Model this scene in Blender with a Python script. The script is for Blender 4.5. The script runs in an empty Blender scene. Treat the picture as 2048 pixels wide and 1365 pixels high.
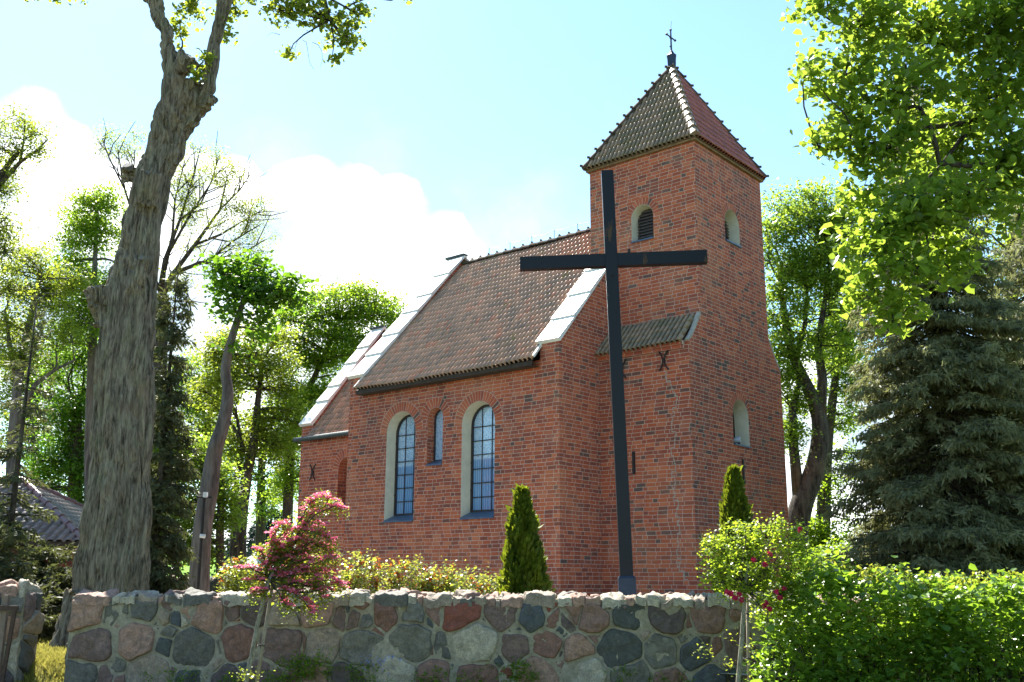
import bpy, math, random
import numpy as np
from mathutils import Vector, Matrix
from mathutils.geometry import tessellate_polygon

R = math.radians
rng = np.random.default_rng(7)
random.seed(7)
scene = bpy.context.scene
COL = scene.collection

# ------------------------------------------------------------------ camera
F_PX, PITCH, ROLL, EYE = 2024.7, R(13.277), R(0.304), 1.6
cam_d = bpy.data.cameras.new('camera')
cam = bpy.data.objects.new('camera', cam_d)
COL.objects.link(cam)
cam_d.sensor_width = 36.0
cam_d.lens = F_PX * 36.0 / 2048.0
cam_d.clip_start, cam_d.clip_end = 0.1, 2000.0
cam.matrix_world = (Matrix.Translation((0, 0, EYE)) @ Matrix.Rotation(math.pi / 2 + PITCH, 4, 'X')
                    @ Matrix.Rotation(ROLL, 4, 'Z'))
scene.camera = cam
CAMROT = np.array(cam.matrix_world.to_3x3())


def ray(px, py):
    d = CAMROT @ np.array([(px - 1024.0) / F_PX, (682.5 - py) / F_PX, -1.0])
    return d / np.linalg.norm(d)


def P(px, py, Y):
    """point of the place seen at photo pixel (px,py), at distance Y in front of the camera"""
    d = ray(px, py)
    return np.array([0, 0, EYE]) + d * (Y / d[1])


# ------------------------------------------------------------------ light
SUN_AZ, SUN_EL = R(-27), R(52)          # azimuth from +Y towards +X
SUN_DIR = Vector((math.sin(SUN_AZ) * math.cos(SUN_EL), math.cos(SUN_AZ) * math.cos(SUN_EL), math.sin(SUN_EL)))
sun_d = bpy.data.lights.new('sun', 'SUN')
sun_d.energy, sun_d.angle, sun_d.color = 5.0, R(0.5), (1.0, 0.95, 0.86)
sun = bpy.data.objects.new('sun', sun_d)
COL.objects.link(sun)
sun.rotation_euler = (-SUN_DIR).to_track_quat('-Z', 'Y').to_euler()
scene.view_settings.view_transform = 'Standard'
scene.view_settings.look = 'None'
scene.view_settings.exposure = 1.9
scene.view_settings.gamma = 1.0
scene.cycles.max_bounces = 8
scene.cycles.diffuse_bounces = 4
scene.cycles.transparent_max_bounces = 8
try:
    scene.cycles.use_denoising = True
except Exception:
    pass


class NB:
    """short-hand for building node trees"""
    def __init__(self, tree):
        self.t = tree
        self.n = tree.nodes
        self.l = tree.links

    def node(self, kind, **kw):
        n = self.n.new(kind)
        for k, v in kw.items():
            setattr(n, k, v)
        return n

    def put(self, sock, v):
        if v is None:
            return
        if isinstance(v, bpy.types.NodeSocket):
            self.l.new(v, sock)
        else:
            if sock.type == 'RGBA' and len(v) == 3:
                v = (*v, 1.0)
            sock.default_value = v

    def m(self, op, a, b=None, c=None, clamp=False):
        n = self.node('ShaderNodeMath', operation=op, use_clamp=clamp)
        self.put(n.inputs[0], a)
        self.put(n.inputs[1], b)
        self.put(n.inputs[2], c)
        return n.outputs[0]

    def vm(self, op, a, b=None):
        n = self.node('ShaderNodeVectorMath', operation=op)
        self.put(n.inputs[0], a)
        self.put(n.inputs[1], b)
        return n.outputs['Value'] if op in ('LENGTH', 'DISTANCE', 'DOT_PRODUCT') else n.outputs[0]

    def mix(self, f, a, b, blend='MIX'):
        n = self.node('ShaderNodeMix', data_type='RGBA', blend_type=blend)
        n.clamp_factor = True
        self.put(n.inputs[0], f)
        self.put(n.inputs[6], a)
        self.put(n.inputs[7], b)
        return n.outputs[2]

    def ramp(self, f, stops, interp='LINEAR'):
        n = self.node('ShaderNodeValToRGB')
        cr = n.color_ramp
        cr.interpolation = interp
        while len(cr.elements) > 1:
            cr.elements.remove(cr.elements[-1])
        for i, (p, c) in enumerate(stops):
            e = cr.elements[0] if i == 0 else cr.elements.new(p)
            e.position = p
            e.color = (*c, 1) if len(c) == 3 else c
        self.put(n.inputs[0], f)
        return n.outputs[0]

    def maprange(self, v, a, b, c=0.0, d=1.0, smooth=False):
        n = self.node('ShaderNodeMapRange')
        n.clamp = True
        if smooth:
            n.interpolation_type = 'SMOOTHSTEP'
        self.put(n.inputs[0], v)
        for i, q in enumerate((a, b, c, d)):
            n.inputs[i + 1].default_value = q
        return n.outputs[0]

    def noise(self, vec, scale, detail=4.0, rough=0.55, dist=0.0):
        n = self.node('ShaderNodeTexNoise')
        self.put(n.inputs['Vector'], vec)
        n.inputs['Scale'].default_value = scale
        n.inputs['Detail'].default_value = detail
        n.inputs['Roughness'].default_value = rough
        n.inputs['Distortion'].default_value = dist
        return n.outputs[0]

    def scaled(self, vec, s):
        n = self.node('ShaderNodeMapping')
        self.put(n.inputs[0], vec)
        n.inputs['Scale'].default_value = s
        return n.outputs[0]

    def bump(self, h, strength, dist=0.02):
        n = self.node('ShaderNodeBump')
        n.inputs['Strength'].default_value = strength
        n.inputs['Distance'].default_value = dist
        self.put(n.inputs['Height'], h)
        return n.outputs[0]


# ------------------------------------------------------------------ sky
world = bpy.data.worlds.new('World')
scene.world = world
world.use_nodes = True
wb = NB(world.node_tree)
wb.n.clear()
sky = wb.node('ShaderNodeTexSky', sky_type='NISHITA')
sky.sun_disc = False
sky.sun_elevation = SUN_EL
sky.sun_rotation = SUN_AZ
sky.air_density, sky.dust_density, sky.ozone_density = 1.0, 0.25, 1.0
tc = wb.node('ShaderNodeTexCoord')
dirv = tc.outputs['Generated']
n1 = wb.noise(dirv, 9.0, 7.0, 0.58)
field = None
CLOUDS = [(590, 395, 80), (640, 370, 60), (700, 410, 90), (790, 430, 85), (880, 490, 80), (690, 520, 150), (850, 580, 160),
          (560, 470, 80), (60, 270, 90), (120, 340, 110), (20, 420, 160), (240, 440, 150), (400, 420, 140), (470, 370, 70),
          (300, 700, 300), (600, 720, 260), (960, 560, 60), (1650, 900, 220), (-300, 500, 300), (2300, 900, 300)]
for (cx, cy, r) in CLOUDS:
    c = ray(cx, cy)
    d = wb.vm('DISTANCE', dirv, tuple(c))
    f = wb.m('SUBTRACT', 1.0, wb.m('DIVIDE', d, r / F_PX))
    field = f if field is None else wb.m('MAXIMUM', field, f)
sep = wb.node('ShaderNodeSeparateXYZ')
wb.l.new(dirv, sep.inputs[0])
far = wb.maprange(sep.outputs[2], 0.02, 0.17, 0.5, -1.0)
field = wb.m('MAXIMUM', field, far)
field = wb.m('ADD', field, wb.m('MULTIPLY', wb.m('SUBTRACT', n1, 0.5), 1.0))
n3 = wb.noise(dirv, 4.0, 5.0, 0.6)
veil = wb.m('MULTIPLY', wb.maprange(n3, 0.52, 0.75, 0.0, 0.22), wb.maprange(sep.outputs[2], 0.55, 0.2, 0.0, 1.0))
cmask = wb.m('MAXIMUM', wb.maprange(field, 0.04, 0.30, 0.0, 0.95, True), veil)
n2 = wb.noise(wb.vm('ADD', dirv, (3.1, 0.2, 1.7)), 11.0, 5.0, 0.5)
ccol = wb.ramp(n2, [(0.38, (2.9, 3.7, 4.3)), (0.47, (4.1, 4.6, 5.0)), (0.55, (8.0, 8.2, 8.4)), (0.65, (13.0, 13.0, 12.8))])
skyc = wb.mix(cmask, wb.mix(1.0, sky.outputs[0], (0.86, 1.02, 1.0), 'MULTIPLY'), ccol)
bg = wb.node('ShaderNodeBackground')
wb.put(bg.inputs[0], skyc)
bg.inputs[1].default_value = 0.082
wo = wb.node('ShaderNodeOutputWorld')
wb.l.new(bg.outputs[0], wo.inputs[0])


# ------------------------------------------------------------------ materials
def new_mat(name):
    m = bpy.data.materials.new(name)
    m.use_nodes = True
    b = NB(m.node_tree)
    b.n.clear()
    out = b.node('ShaderNodeOutputMaterial')
    pr = b.node('ShaderNodeBsdfPrincipled')
    b.l.new(pr.outputs[0], out.inputs[0])
    return m, b, pr, out


def objco(b):
    return b.node('ShaderNodeTexCoord').outputs['Object']


def attr(b, name):
    return b.node('ShaderNodeAttribute', attribute_name=name).outputs['Fac']


def simple_mat(name, col, rough=0.6, metal=0.0, var=0.25, scale=6.0, bump=0.15, spec=0.5):
    m, b, pr, o = new_mat(name)
    co = objco(b)
    n = b.noise(co, scale, 5)
    dark = tuple(c * (1 - var) for c in col)
    lite = tuple(min(1, c * (1 + var)) for c in col)
    b.put(pr.inputs['Base Color'], b.ramp(n, [(0.3, dark), (0.7, lite)]))
    pr.inputs['Roughness'].default_value = rough
    pr.inputs['Metallic'].default_value = metal
    pr.inputs['Specular IOR Level'].default_value = spec
    if bump:
        b.put(pr.inputs['Normal'], b.bump(b.noise(co, scale * 6, 4), bump, 0.01))
    return m


def brick_mat(name, darkness=0.0, arch=False):
    """hand-made bricks in two-stretchers-one-header bond; UV in metres"""
    m, b, pr, o = new_mat(name)
    uv = b.node('ShaderNodeUVMap').outputs[0]
    wob = b.noise(uv, 2.2, 2)
    sp = b.node('ShaderNodeSeparateXYZ')
    b.l.new(uv, sp.inputs[0])
    u, v = sp.outputs[0], sp.outputs[1]
    H, S, HD = 0.087, 0.245, 0.128
    v = b.m('ADD', v, b.m('MULTIPLY', b.m('SUBTRACT', wob, 0.5), 0.030))
    row = b.m('FLOOR', b.m('DIVIDE', v, H))
    fv = b.m('SUBTRACT', v, b.m('MULTIPLY', row, H))
    wn = b.node('ShaderNodeTexWhiteNoise', noise_dimensions='1D')
    b.put(wn.inputs['W'], row)
    Pd = 2 * S + HD
    if arch:
        uu = b.m('ADD', u, b.m('MULTIPLY', row, 0.0))
        Pd, S = 0.25 * 3, 0.25
    else:
        uu = b.m('ADD', u, b.m('ADD', b.m('MULTIPLY', b.m('MODULO', row, 2.0), Pd / 2), b.m('MULTIPLY', wn.outputs[0], 0.13)))
    per = b.m('FLOOR', b.m('DIVIDE', uu, Pd))
    t = b.m('SUBTRACT', uu, b.m('MULTIPLY', per, Pd))
    i1 = b.m('GREATER_THAN', t, S)
    i2 = b.m('GREATER_THAN', t, 2 * S)
    idx = b.m('ADD', i1, i2)
    lo = b.m('MULTIPLY', idx, S)
    wid = b.m('SUBTRACT', S, b.m('MULTIPLY', i2, S - (Pd - 2 * S)))
    fu = b.m('SUBTRACT', t, lo)
    du = b.m('MINIMUM', fu, b.m('SUBTRACT', wid, fu))
    dv = b.m('MINIMUM', fv, b.m('SUBTRACT', H, fv))
    de = b.m('MINIMUM', du, dv)
    de = b.m('ADD', de, b.m('MULTIPLY', b.m('SUBTRACT', b.noise(uv, 28.0, 2), 0.5), 0.006))
    face = b.maprange(de, 0.0028, 0.0075)
    cv = b.node('ShaderNodeCombineXYZ')
    b.put(cv.inputs[0], row)
    b.put(cv.inputs[1], per)
    b.put(cv.inputs[2], idx)
    w2 = b.node('ShaderNodeTexWhiteNoise', noise_dimensions='3D')
    b.put(w2.inputs['Vector'], cv.outputs[0])
    zone = b.noise(uv, 0.55, 3)
    rv = b.m('ADD', b.m('MULTIPLY_ADD', w2.outputs[0], 0.97, 0.03), b.m('MULTIPLY', b.m('SUBTRACT', 0.5 + darkness, zone), -0.34), clamp=True)
    col = b.ramp(rv, [(0.0, (0.095, 0.064, 0.056)), (0.03, (0.13, 0.062, 0.048)), (0.07, (0.23, 0.058, 0.036)),
                      (0.25, (0.32, 0.070, 0.036)), (0.50, (0.41, 0.090, 0.038)), (0.78, (0.49, 0.115, 0.045)),
                      (1.0, (0.53, 0.155, 0.066))])
    patch = b.noise(b.vm('ADD', uv, (11.0, 5.0, 0)), 0.42, 4, 0.55, 0.4)
    col = b.mix(b.maprange(patch, 0.52, 0.66, 0.0, 0.35), col, (0.50, 0.20, 0.10))
    col = b.mix(b.maprange(patch, 0.48, 0.34, 0.0, 0.40), col, (0.15, 0.055, 0.045))
    fine = b.noise(uv, 45.0, 4, 0.7)
    col = b.mix(0.55, col, b.ramp(fine, [(0.25, (0.30, 0.28, 0.28)), (0.6, (0.55, 0.53, 0.52))]), 'OVERLAY')
    stain = b.noise(uv, 1.1, 6, 0.65)
    col = b.mix(b.maprange(stain, 0.56, 0.80, 0.0, 0.40), col, (0.15, 0.075, 0.050))
    efl = b.noise(b.vm('ADD', uv, (7.0, 3.0, 0)), 1.7, 6, 0.7)
    col = b.mix(b.maprange(efl, 0.52, 0.82, 0.0, 0.42), col, (0.44, 0.27, 0.21))
    col = b.mix(0.04, col, (0.50, 0.34, 0.28))
    mort = b.ramp(b.noise(uv, 9.0, 4), [(0.3, (0.40, 0.31, 0.25)), (0.7, (0.62, 0.51, 0.43))])
    b.put(pr.inputs['Base Color'], b.mix(face, mort, col))
    pr.inputs['Roughness'].default_value = 0.85
    pr.inputs['Specular IOR Level'].default_value = 0.25
    hgt = b.m('ADD', b.m('MULTIPLY', face, 0.8), b.m('MULTIPLY', fine, 0.35))
    hgt = b.m('ADD', hgt, b.m('MULTIPLY', w2.outputs[0], 0.25))
    b.put(pr.inputs['Normal'], b.bump(hgt, 0.6, 0.012))
    return m


def tile_mat(name, stops, moss=0.3, mosscol=(0.20, 0.17, 0.035), rough=0.36):
    m, b, pr, o = new_mat(name)
    pr.inputs['Specular IOR Level'].default_value = 0.6
    co = objco(b)
    rv = attr(b, 'rnd')
    col = b.ramp(rv, stops)
    big = b.noise(co, 0.7, 5, 0.6)
    col = b.mix(b.maprange(big, 0.52, 0.8, 0, 0.45), col, (0.12, 0.09, 0.07))
    gr = b.noise(co, 14.0, 5, 0.7)
    col = b.mix(0.6, col, b.ramp(gr, [(0.3, (0.28, 0.28, 0.28)), (0.7, (0.66, 0.64, 0.60))]), 'OVERLAY')
    ms = b.m('ADD', b.m('MULTIPLY', b.noise(co, 1.6, 3), 0.6), b.m('MULTIPLY', b.noise(co, 9.0, 4, 0.7), 0.5))
    col = b.mix(b.maprange(ms, 0.69 - moss * 0.25, 0.78 - moss * 0.2, 0, 0.85), col, mosscol)
    lich = b.noise(co, 30.0, 3, 0.6)
    col = b.mix(b.maprange(lich, 0.66, 0.75, 0, 0.5), col, (0.36, 0.34, 0.28))
    b.put(pr.inputs['Base Color'], col)
    pr.inputs['Roughness'].default_value = rough
    b.put(pr.inputs['Normal'], b.bump(gr, 0.35, 0.01))
    return m


def leaf_mat(name, dark, light, trans, tw=0.5, rough=0.42, spec=0.5):
    """two-sided leaf: reflects a little, lets yellow-green light through"""
    m, b, pr, out = new_mat(name)
    rv = attr(b, 'rnd')
    co = objco(b)
    n = b.noise(co, 1.3, 3)
    f = b.m('ADD', b.m('MULTIPLY', rv, 0.7), b.m('MULTIPLY', n, 0.4), clamp=True)
    b.put(pr.inputs['Base Color'], b.ramp(f, [(0.1, dark), (0.9, light)]))
    pr.inputs['Roughness'].default_value = rough
    pr.inputs['Specular IOR Level'].default_value = spec
    tr = b.node('ShaderNodeBsdfTranslucent')
    td = tuple(c * 0.62 for c in trans)
    b.put(tr.inputs[0], b.ramp(f, [(0.1, td), (0.9, trans)]))
    mx = b.node('ShaderNodeMixShader')
    mx.inputs[0].default_value = tw
    b.l.new(pr.outputs[0], mx.inputs[1])
    b.l.new(tr.outputs[0], mx.inputs[2])
    b.l.new(mx.outputs[0], out.inputs[0])
    return m


def bark_mat(name, c1, c2, c3, ridges=7.0, lichen=0.3, stretch=0.16, bump=1.0):
    m, b, pr, o = new_mat(name)
    co = objco(b)
    st = b.scaled(co, (1, 1, stretch))
    a = b.noise(st, ridges, 6, 0.62, 0.6)
    a2 = b.noise(st, ridges * 3.2, 4, 0.6, 0.3)
    crack = b.m('ADD', b.m('MULTIPLY', a, 0.7), b.m('MULTIPLY', a2, 0.4))
    col = b.ramp(crack, [(0.43, c1), (0.54, c2), (0.66, c3)])
    li = b.noise(co, 3.0, 6, 0.7)
    col = b.mix(b.maprange(li, 0.5, 0.72, 0, lichen), col, (0.20, 0.225, 0.13))
    br = b.noise(b.vm('ADD', co, (5, 1, 2)), 1.1, 4, 0.6)
    col = b.mix(b.maprange(br, 0.55, 0.75, 0, 0.5), col, (0.19, 0.125, 0.075))
    b.put(pr.inputs['Base Color'], col)
    pr.inputs['Roughness'].default_value = 0.9
    pr.inputs['Specular IOR Level'].default_value = 0.2
    b.put(pr.inputs['Normal'], b.bump(crack, bump, 0.05))
    return m


def stone_mat(name):
    m, b, pr, o = new_mat(name)
    co = objco(b)
    rv = attr(b, 'rnd')
    col = b.ramp(rv, [(0.0, (0.060, 0.066, 0.062)), (0.09, (0.100, 0.096, 0.082)), (0.18, (0.165, 0.088, 0.068)),
                      (0.30, (0.085, 0.064, 0.058)), (0.38, (0.23, 0.185, 0.14)), (0.47, (0.180, 0.056, 0.038)),
                      (0.50, (0.185, 0.110, 0.088)), (0.60, (0.130, 0.125, 0.105)), (0.69, (0.066, 0.074, 0.080)),
                      (0.76, (0.26, 0.160, 0.120)), (0.86, (0.135, 0.090, 0.078)), (0.95, (0.32, 0.29, 0.225))], 'CONSTANT')
    sh = b.vm('ADD', co, None)
    off = b.node('ShaderNodeCombineXYZ')
    b.put(off.inputs[0], b.m('MULTIPLY', rv, 40.0))
    b.l.new(off.outputs[0], sh.node.inputs[1])
    sp = b.noise(sh, 55.0, 3, 0.7)
    bl = b.noise(sh, 9.0, 7, 0.7, 0.8)
    col = b.mix(0.38, col, b.ramp(sp, [(0.34, (0.16, 0.16, 0.17)), (0.5, (0.5, 0.5, 0.5)), (0.64, (0.88, 0.85, 0.82))]), 'OVERLAY')
    col = b.mix(0.85, col, b.ramp(bl, [(0.3, (0.22, 0.22, 0.23)), (0.7, (0.78, 0.75, 0.72))]), 'OVERLAY')
    li = b.noise(sh, 4.0, 6, 0.7)
    col = b.mix(b.maprange(li, 0.60, 0.72, 0, 0.5), col, (0.27, 0.255, 0.20))
    b.put(pr.inputs['Base Color'], col)
    pr.inputs['Roughness'].default_value = 0.78
    b.put(pr.inputs['Normal'], b.bump(b.m('ADD', b.m('MULTIPLY', bl, 0.9), b.m('MULTIPLY', sp, 0.25)), 0.6, 0.03))
    return m


def mortar_mat(name):
    m, b, pr, o = new_mat(name)
    co = objco(b)
    n = b.noise(co, 11.0, 8, 0.75)
    col = b.ramp(n, [(0.3, (0.17, 0.148, 0.108)), (0.55, (0.32, 0.285, 0.215)), (0.75, (0.45, 0.41, 0.33))])
    ms = b.noise(b.vm('ADD', co, (3, 4, 1)), 1.5, 5, 0.65)
    col = b.mix(b.maprange(ms, 0.5, 0.7, 0, 0.4), col, (0.19, 0.165, 0.07))
    b.put(pr.inputs['Base Color'], col)
    pr.inputs['Roughness'].default_value = 0.95
    b.put(pr.inputs['Normal'], b.bump(b.m('ADD', n, b.m('MULTIPLY', b.noise(co, 40, 4, 0.7), 0.5)), 0.9, 0.03))
    return m


def ground_mat():
    m, b, pr, o = new_mat('grass_ground')
    co = objco(b)
    n = b.noise(co, 0.8, 6, 0.65)
    n2 = b.noise(co, 9.0, 5, 0.7)
    col = b.ramp(n, [(0.3, (0.055, 0.085, 0.014)), (0.55, (0.115, 0.125, 0.026)), (0.72, (0.21, 0.165, 0.062))])
    col = b.mix(0.6, col, b.ramp(n2, [(0.3, (0.3, 0.3, 0.3)), (0.7, (0.72, 0.7, 0.62))]), 'OVERLAY')
    sp = b.node('ShaderNodeSeparateXYZ')
    b.l.new(co, sp.inputs[0])
    col = b.mix(b.maprange(sp.outputs[1], 48, 60), col, b.ramp(n, [(0.3, (0.10, 0.22, 0.02)), (0.7, (0.15, 0.28, 0.03))]))
    b.put(pr.inputs['Base Color'], col)
    pr.inputs['Roughness'].default_value = 0.95
    pr.inputs['Specular IOR Level'].default_value = 0.1
    b.put(pr.inputs['Normal'], b.bump(n2, 0.8, 0.05))
    return m


def black_paint_mat():
    m, b, pr, o = new_mat('black_painted_wood')
    co = objco(b)
    g = b.noise(b.scaled(co, (1, 1, 0.05)), 30.0, 5, 0.6)
    w = b.m('ADD', b.m('MULTIPLY', b.noise(b.scaled(co, (1, 1, 0.25)), 3.2, 6, 0.65), 1.0), b.m('MULTIPLY', g, 0.12))
    worn = b.maprange(w, 0.69, 0.74)
    b.put(pr.inputs['Base Color'], b.mix(worn, (0.0085, 0.0105, 0.015), (0.075, 0.048, 0.032)))
    pr.inputs['Specular IOR Level'].default_value = 0.22
    b.put(pr.inputs['Roughness'], b.m('ADD', 0.38, b.m('MULTIPLY', worn, 0.4)))
    b.put(pr.inputs['Normal'], b.bump(g, 0.4, 0.006))
    return m


def pane_mat(name):
    m, b, pr, o = new_mat(name)
    co = objco(b)
    sp = b.node('ShaderNodeSeparateXYZ')
    b.l.new(co, sp.inputs[0])
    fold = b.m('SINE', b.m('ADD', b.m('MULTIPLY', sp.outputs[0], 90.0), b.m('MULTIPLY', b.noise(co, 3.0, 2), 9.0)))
    col = b.ramp(b.maprange(fold, -1, 1), [(0.2, (0.12, 0.25, 0.47)), (0.8, (0.21, 0.38, 0.62))])  # bluish light on the curtains is put into their colour
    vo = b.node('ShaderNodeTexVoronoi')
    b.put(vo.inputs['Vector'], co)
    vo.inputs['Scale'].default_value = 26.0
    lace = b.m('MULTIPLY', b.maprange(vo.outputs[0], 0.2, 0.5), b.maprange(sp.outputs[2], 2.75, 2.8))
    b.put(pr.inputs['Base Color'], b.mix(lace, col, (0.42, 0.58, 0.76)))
    pr.inputs['Roughness'].default_value = 0.07
    pr.inputs['Specular IOR Level'].default_value = 0.9
    pr.inputs['Coat Weight'].default_value = 0.6
    pr.inputs['Coat Roughness'].default_value = 0.03
    b.put(pr.inputs['Normal'], b.bump(b.noise(co, 2.5, 2), 0.12, 0.02))
    return m


BRICK = brick_mat('old_red_brick', 0.0)
BRICK_T = brick_mat('old_tower_brick', 0.12)
BRICK_A = brick_mat('arch_brick', -0.05, arch=True)
TILE = tile_mat('weathered_pantile', [(0, (0.27, 0.19, 0.145)), (0.3, (0.38, 0.24, 0.17)), (0.65, (0.46, 0.275, 0.19)), (0.88, (0.53, 0.31, 0.21)), (1, (0.48, 0.19, 0.11))], 0.18)
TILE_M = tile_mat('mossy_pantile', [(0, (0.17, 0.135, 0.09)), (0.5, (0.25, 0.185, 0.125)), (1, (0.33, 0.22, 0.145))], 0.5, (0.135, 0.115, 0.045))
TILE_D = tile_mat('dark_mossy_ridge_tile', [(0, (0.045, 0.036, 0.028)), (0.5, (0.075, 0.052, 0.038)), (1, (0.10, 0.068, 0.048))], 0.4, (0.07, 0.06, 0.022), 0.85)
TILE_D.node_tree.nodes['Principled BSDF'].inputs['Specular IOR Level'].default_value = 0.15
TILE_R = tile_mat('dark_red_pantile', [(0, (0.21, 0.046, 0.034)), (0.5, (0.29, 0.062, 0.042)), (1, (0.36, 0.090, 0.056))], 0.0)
COPING = simple_mat('pale_sheet_metal', (0.78, 0.77, 0.75), 0.42, 0.0, 0.06, 3.0, 0.05)
PLASTER = simple_mat('cream_plaster', (0.62, 0.575, 0.46), 0.9, 0, 0.10, 5.0, 0.2)
SILLM = simple_mat('blue_grey_sheet', (0.075, 0.115, 0.185), 0.4, 0.2, 0.15, 6.0, 0.05)
DARKM = simple_mat('dark_iron', (0.022, 0.018, 0.017), 0.6, 0.3, 0.3, 20.0, 0.3)
NAVY = simple_mat('dark_blue_sheet', (0.017, 0.030, 0.055), 0.45, 0.3, 0.25, 8.0, 0.05)
GUTTER = simple_mat('grey_zinc', (0.055, 0.070, 0.072), 0.5, 0.4, 0.25, 9.0, 0.1)
LOUVRE = simple_mat('brown_louvre_wood', (0.075, 0.058, 0.058), 0.7, 0, 0.25, 12.0, 0.2)
PANE = pane_mat('curtained_glass')
DARKPANE = simple_mat('dark_opening', (0.02, 0.018, 0.016), 0.5, 0, 0.3, 4, 0)
FRAME = simple_mat('dark_brown_frame', (0.030, 0.022, 0.022), 0.5, 0, 0.2, 8, 0.1)
PARAPET = simple_mat('weathered_parapet_render', (0.14, 0.125, 0.105), 0.9, 0, 0.4, 4.0, 0.4)
EAVEW = simple_mat('dark_eave_timber', (0.045, 0.032, 0.024), 0.85, 0, 0.3, 8.0, 0.3)
VERGE = simple_mat('pale_mortar_verge', (0.36, 0.33, 0.28), 0.9, 0, 0.25, 14.0, 0.4)
STONE = stone_mat('field_stone')
MORTAR = mortar_mat('lime_mortar')
BLACKW = black_paint_mat()
BARK = bark_mat('old_linden_bark', (0.050, 0.041, 0.030), (0.165, 0.138, 0.102), (0.27, 0.235, 0.175), 13.0, 0.35, 0.17, 1.0)
BARK_D = bark_mat('dark_bark', (0.020, 0.017, 0.014), (0.050, 0.042, 0.034), (0.085, 0.072, 0.058), 8.0, 0.2)
BARK_G = bark_mat('grey_bark', (0.060, 0.052, 0.046), (0.115, 0.100, 0.090), (0.17, 0.15, 0.135), 5.0, 0.1)
BARK_Y = bark_mat('pale_stem_bark', (0.12, 0.105, 0.075), (0.215, 0.195, 0.15), (0.30, 0.28, 0.22), 20.0, 0.35, 0.4, 0.3)
STAKEW = simple_mat('weathered_stake_wood', (0.24, 0.20, 0.15), 0.85, 0, 0.25, 14.0, 0.3)
CUTW = simple_mat('grey_cut_wood', (0.13, 0.125, 0.12), 0.85, 0, 0.3, 9.0, 0.3)
RUST = simple_mat('rusty_iron', (0.055, 0.030, 0.022), 0.75, 0.2, 0.4, 18.0, 0.4)

L_LINDEN = leaf_mat('linden_leaf', (0.048, 0.122, 0.012), (0.105, 0.200, 0.024), (0.38, 0.52, 0.050), 0.58, 0.36, 0.55)
L_YELLOW = leaf_mat('young_yellow_leaf', (0.055, 0.105, 0.010), (0.13, 0.18, 0.024), (0.42, 0.50, 0.045), 0.55, 0.45)
L_GREEN = leaf_mat('mid_green_leaf', (0.042, 0.100, 0.010), (0.095, 0.170, 0.018), (0.38, 0.56, 0.030), 0.56, 0.42)
L_DARK = leaf_mat('dark_green_leaf', (0.024, 0.070, 0.008), (0.060, 0.130, 0.014), (0.22, 0.42, 0.022), 0.52, 0.42)
L_HEDGE = leaf_mat('hedge_leaf', (0.048, 0.125, 0.018), (0.13, 0.215, 0.042), (0.38, 0.60, 0.040), 0.46, 0.30, 0.8)
L_TIP = leaf_mat('hedge_tip_leaf', (0.10, 0.16, 0.014), (0.19, 0.23, 0.026), (0.52, 0.58, 0.05), 0.5, 0.4)
L_ROSE = leaf_mat('rose_leaf', (0.045, 0.105, 0.018), (0.19, 0.215, 0.045), (0.58, 0.62, 0.075), 0.42, 0.24, 0.9)
L_ROSETIP = leaf_mat('red_rose_shoot', (0.15, 0.035, 0.012), (0.26, 0.075, 0.014), (0.68, 0.21, 0.035), 0.5, 0.35, 0.5)
L_SPRUCE = leaf_mat('spruce_needles', (0.075, 0.092, 0.046), (0.22, 0.23, 0.115), (0.31, 0.33, 0.12), 0.36, 0.55, 0.25)
L_YEW = leaf_mat('juniper_needles', (0.035, 0.048, 0.022), (0.105, 0.115, 0.052), (0.16, 0.18, 0.05), 0.32, 0.55, 0.25)
L_BLUE = leaf_mat('blue_fir_hazy_wood', (0.013, 0.030, 0.034), (0.030, 0.058, 0.058), (0.03, 0.06, 0.04), 0.2, 0.6, 0.2)
L_THUJA = leaf_mat('thuja_spray', (0.030, 0.062, 0.005), (0.105, 0.145, 0.012), (0.30, 0.36, 0.018), 0.38, 0.55, 0.25)
L_GRASS = leaf_mat('grass_blade', (0.11, 0.14, 0.022), (0.34, 0.29, 0.10), (0.48, 0.44, 0.09), 0.4, 0.6, 0.2)
L_PINK = leaf_mat('pink_blossom', (0.78, 0.075, 0.20), (0.92, 0.38, 0.53), (0.92, 0.20, 0.38), 0.42, 0.5, 0.3)
L_MAGENTA = leaf_mat('magenta_rose_petal', (0.42, 0.010, 0.060), (0.62, 0.035, 0.14), (0.60, 0.02, 0.09), 0.35, 0.5, 0.3)
L_BLUEFL = leaf_mat('pale_blue_petal', (0.20, 0.26, 0.55), (0.34, 0.40, 0.70), (0.2, 0.25, 0.5), 0.3, 0.5, 0.3)


# ------------------------------------------------------------------ object helpers
def tag(o, label=None, cat=None, group=None, kind=None):
    if label:
        o['label'] = label
    if cat:
        o['category'] = cat
    if group:
        o['group'] = group
    if kind:
        o['kind'] = kind
    return o


def empty(name, loc, label=None, cat=None, group=None, rz=0.0):
    o = bpy.data.objects.new(name, None)
    o.empty_display_size = 0.3
    COL.objects.link(o)
    o.location = loc
    o.rotation_euler = (0, 0, rz)
    return tag(o, label, cat, group)


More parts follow.
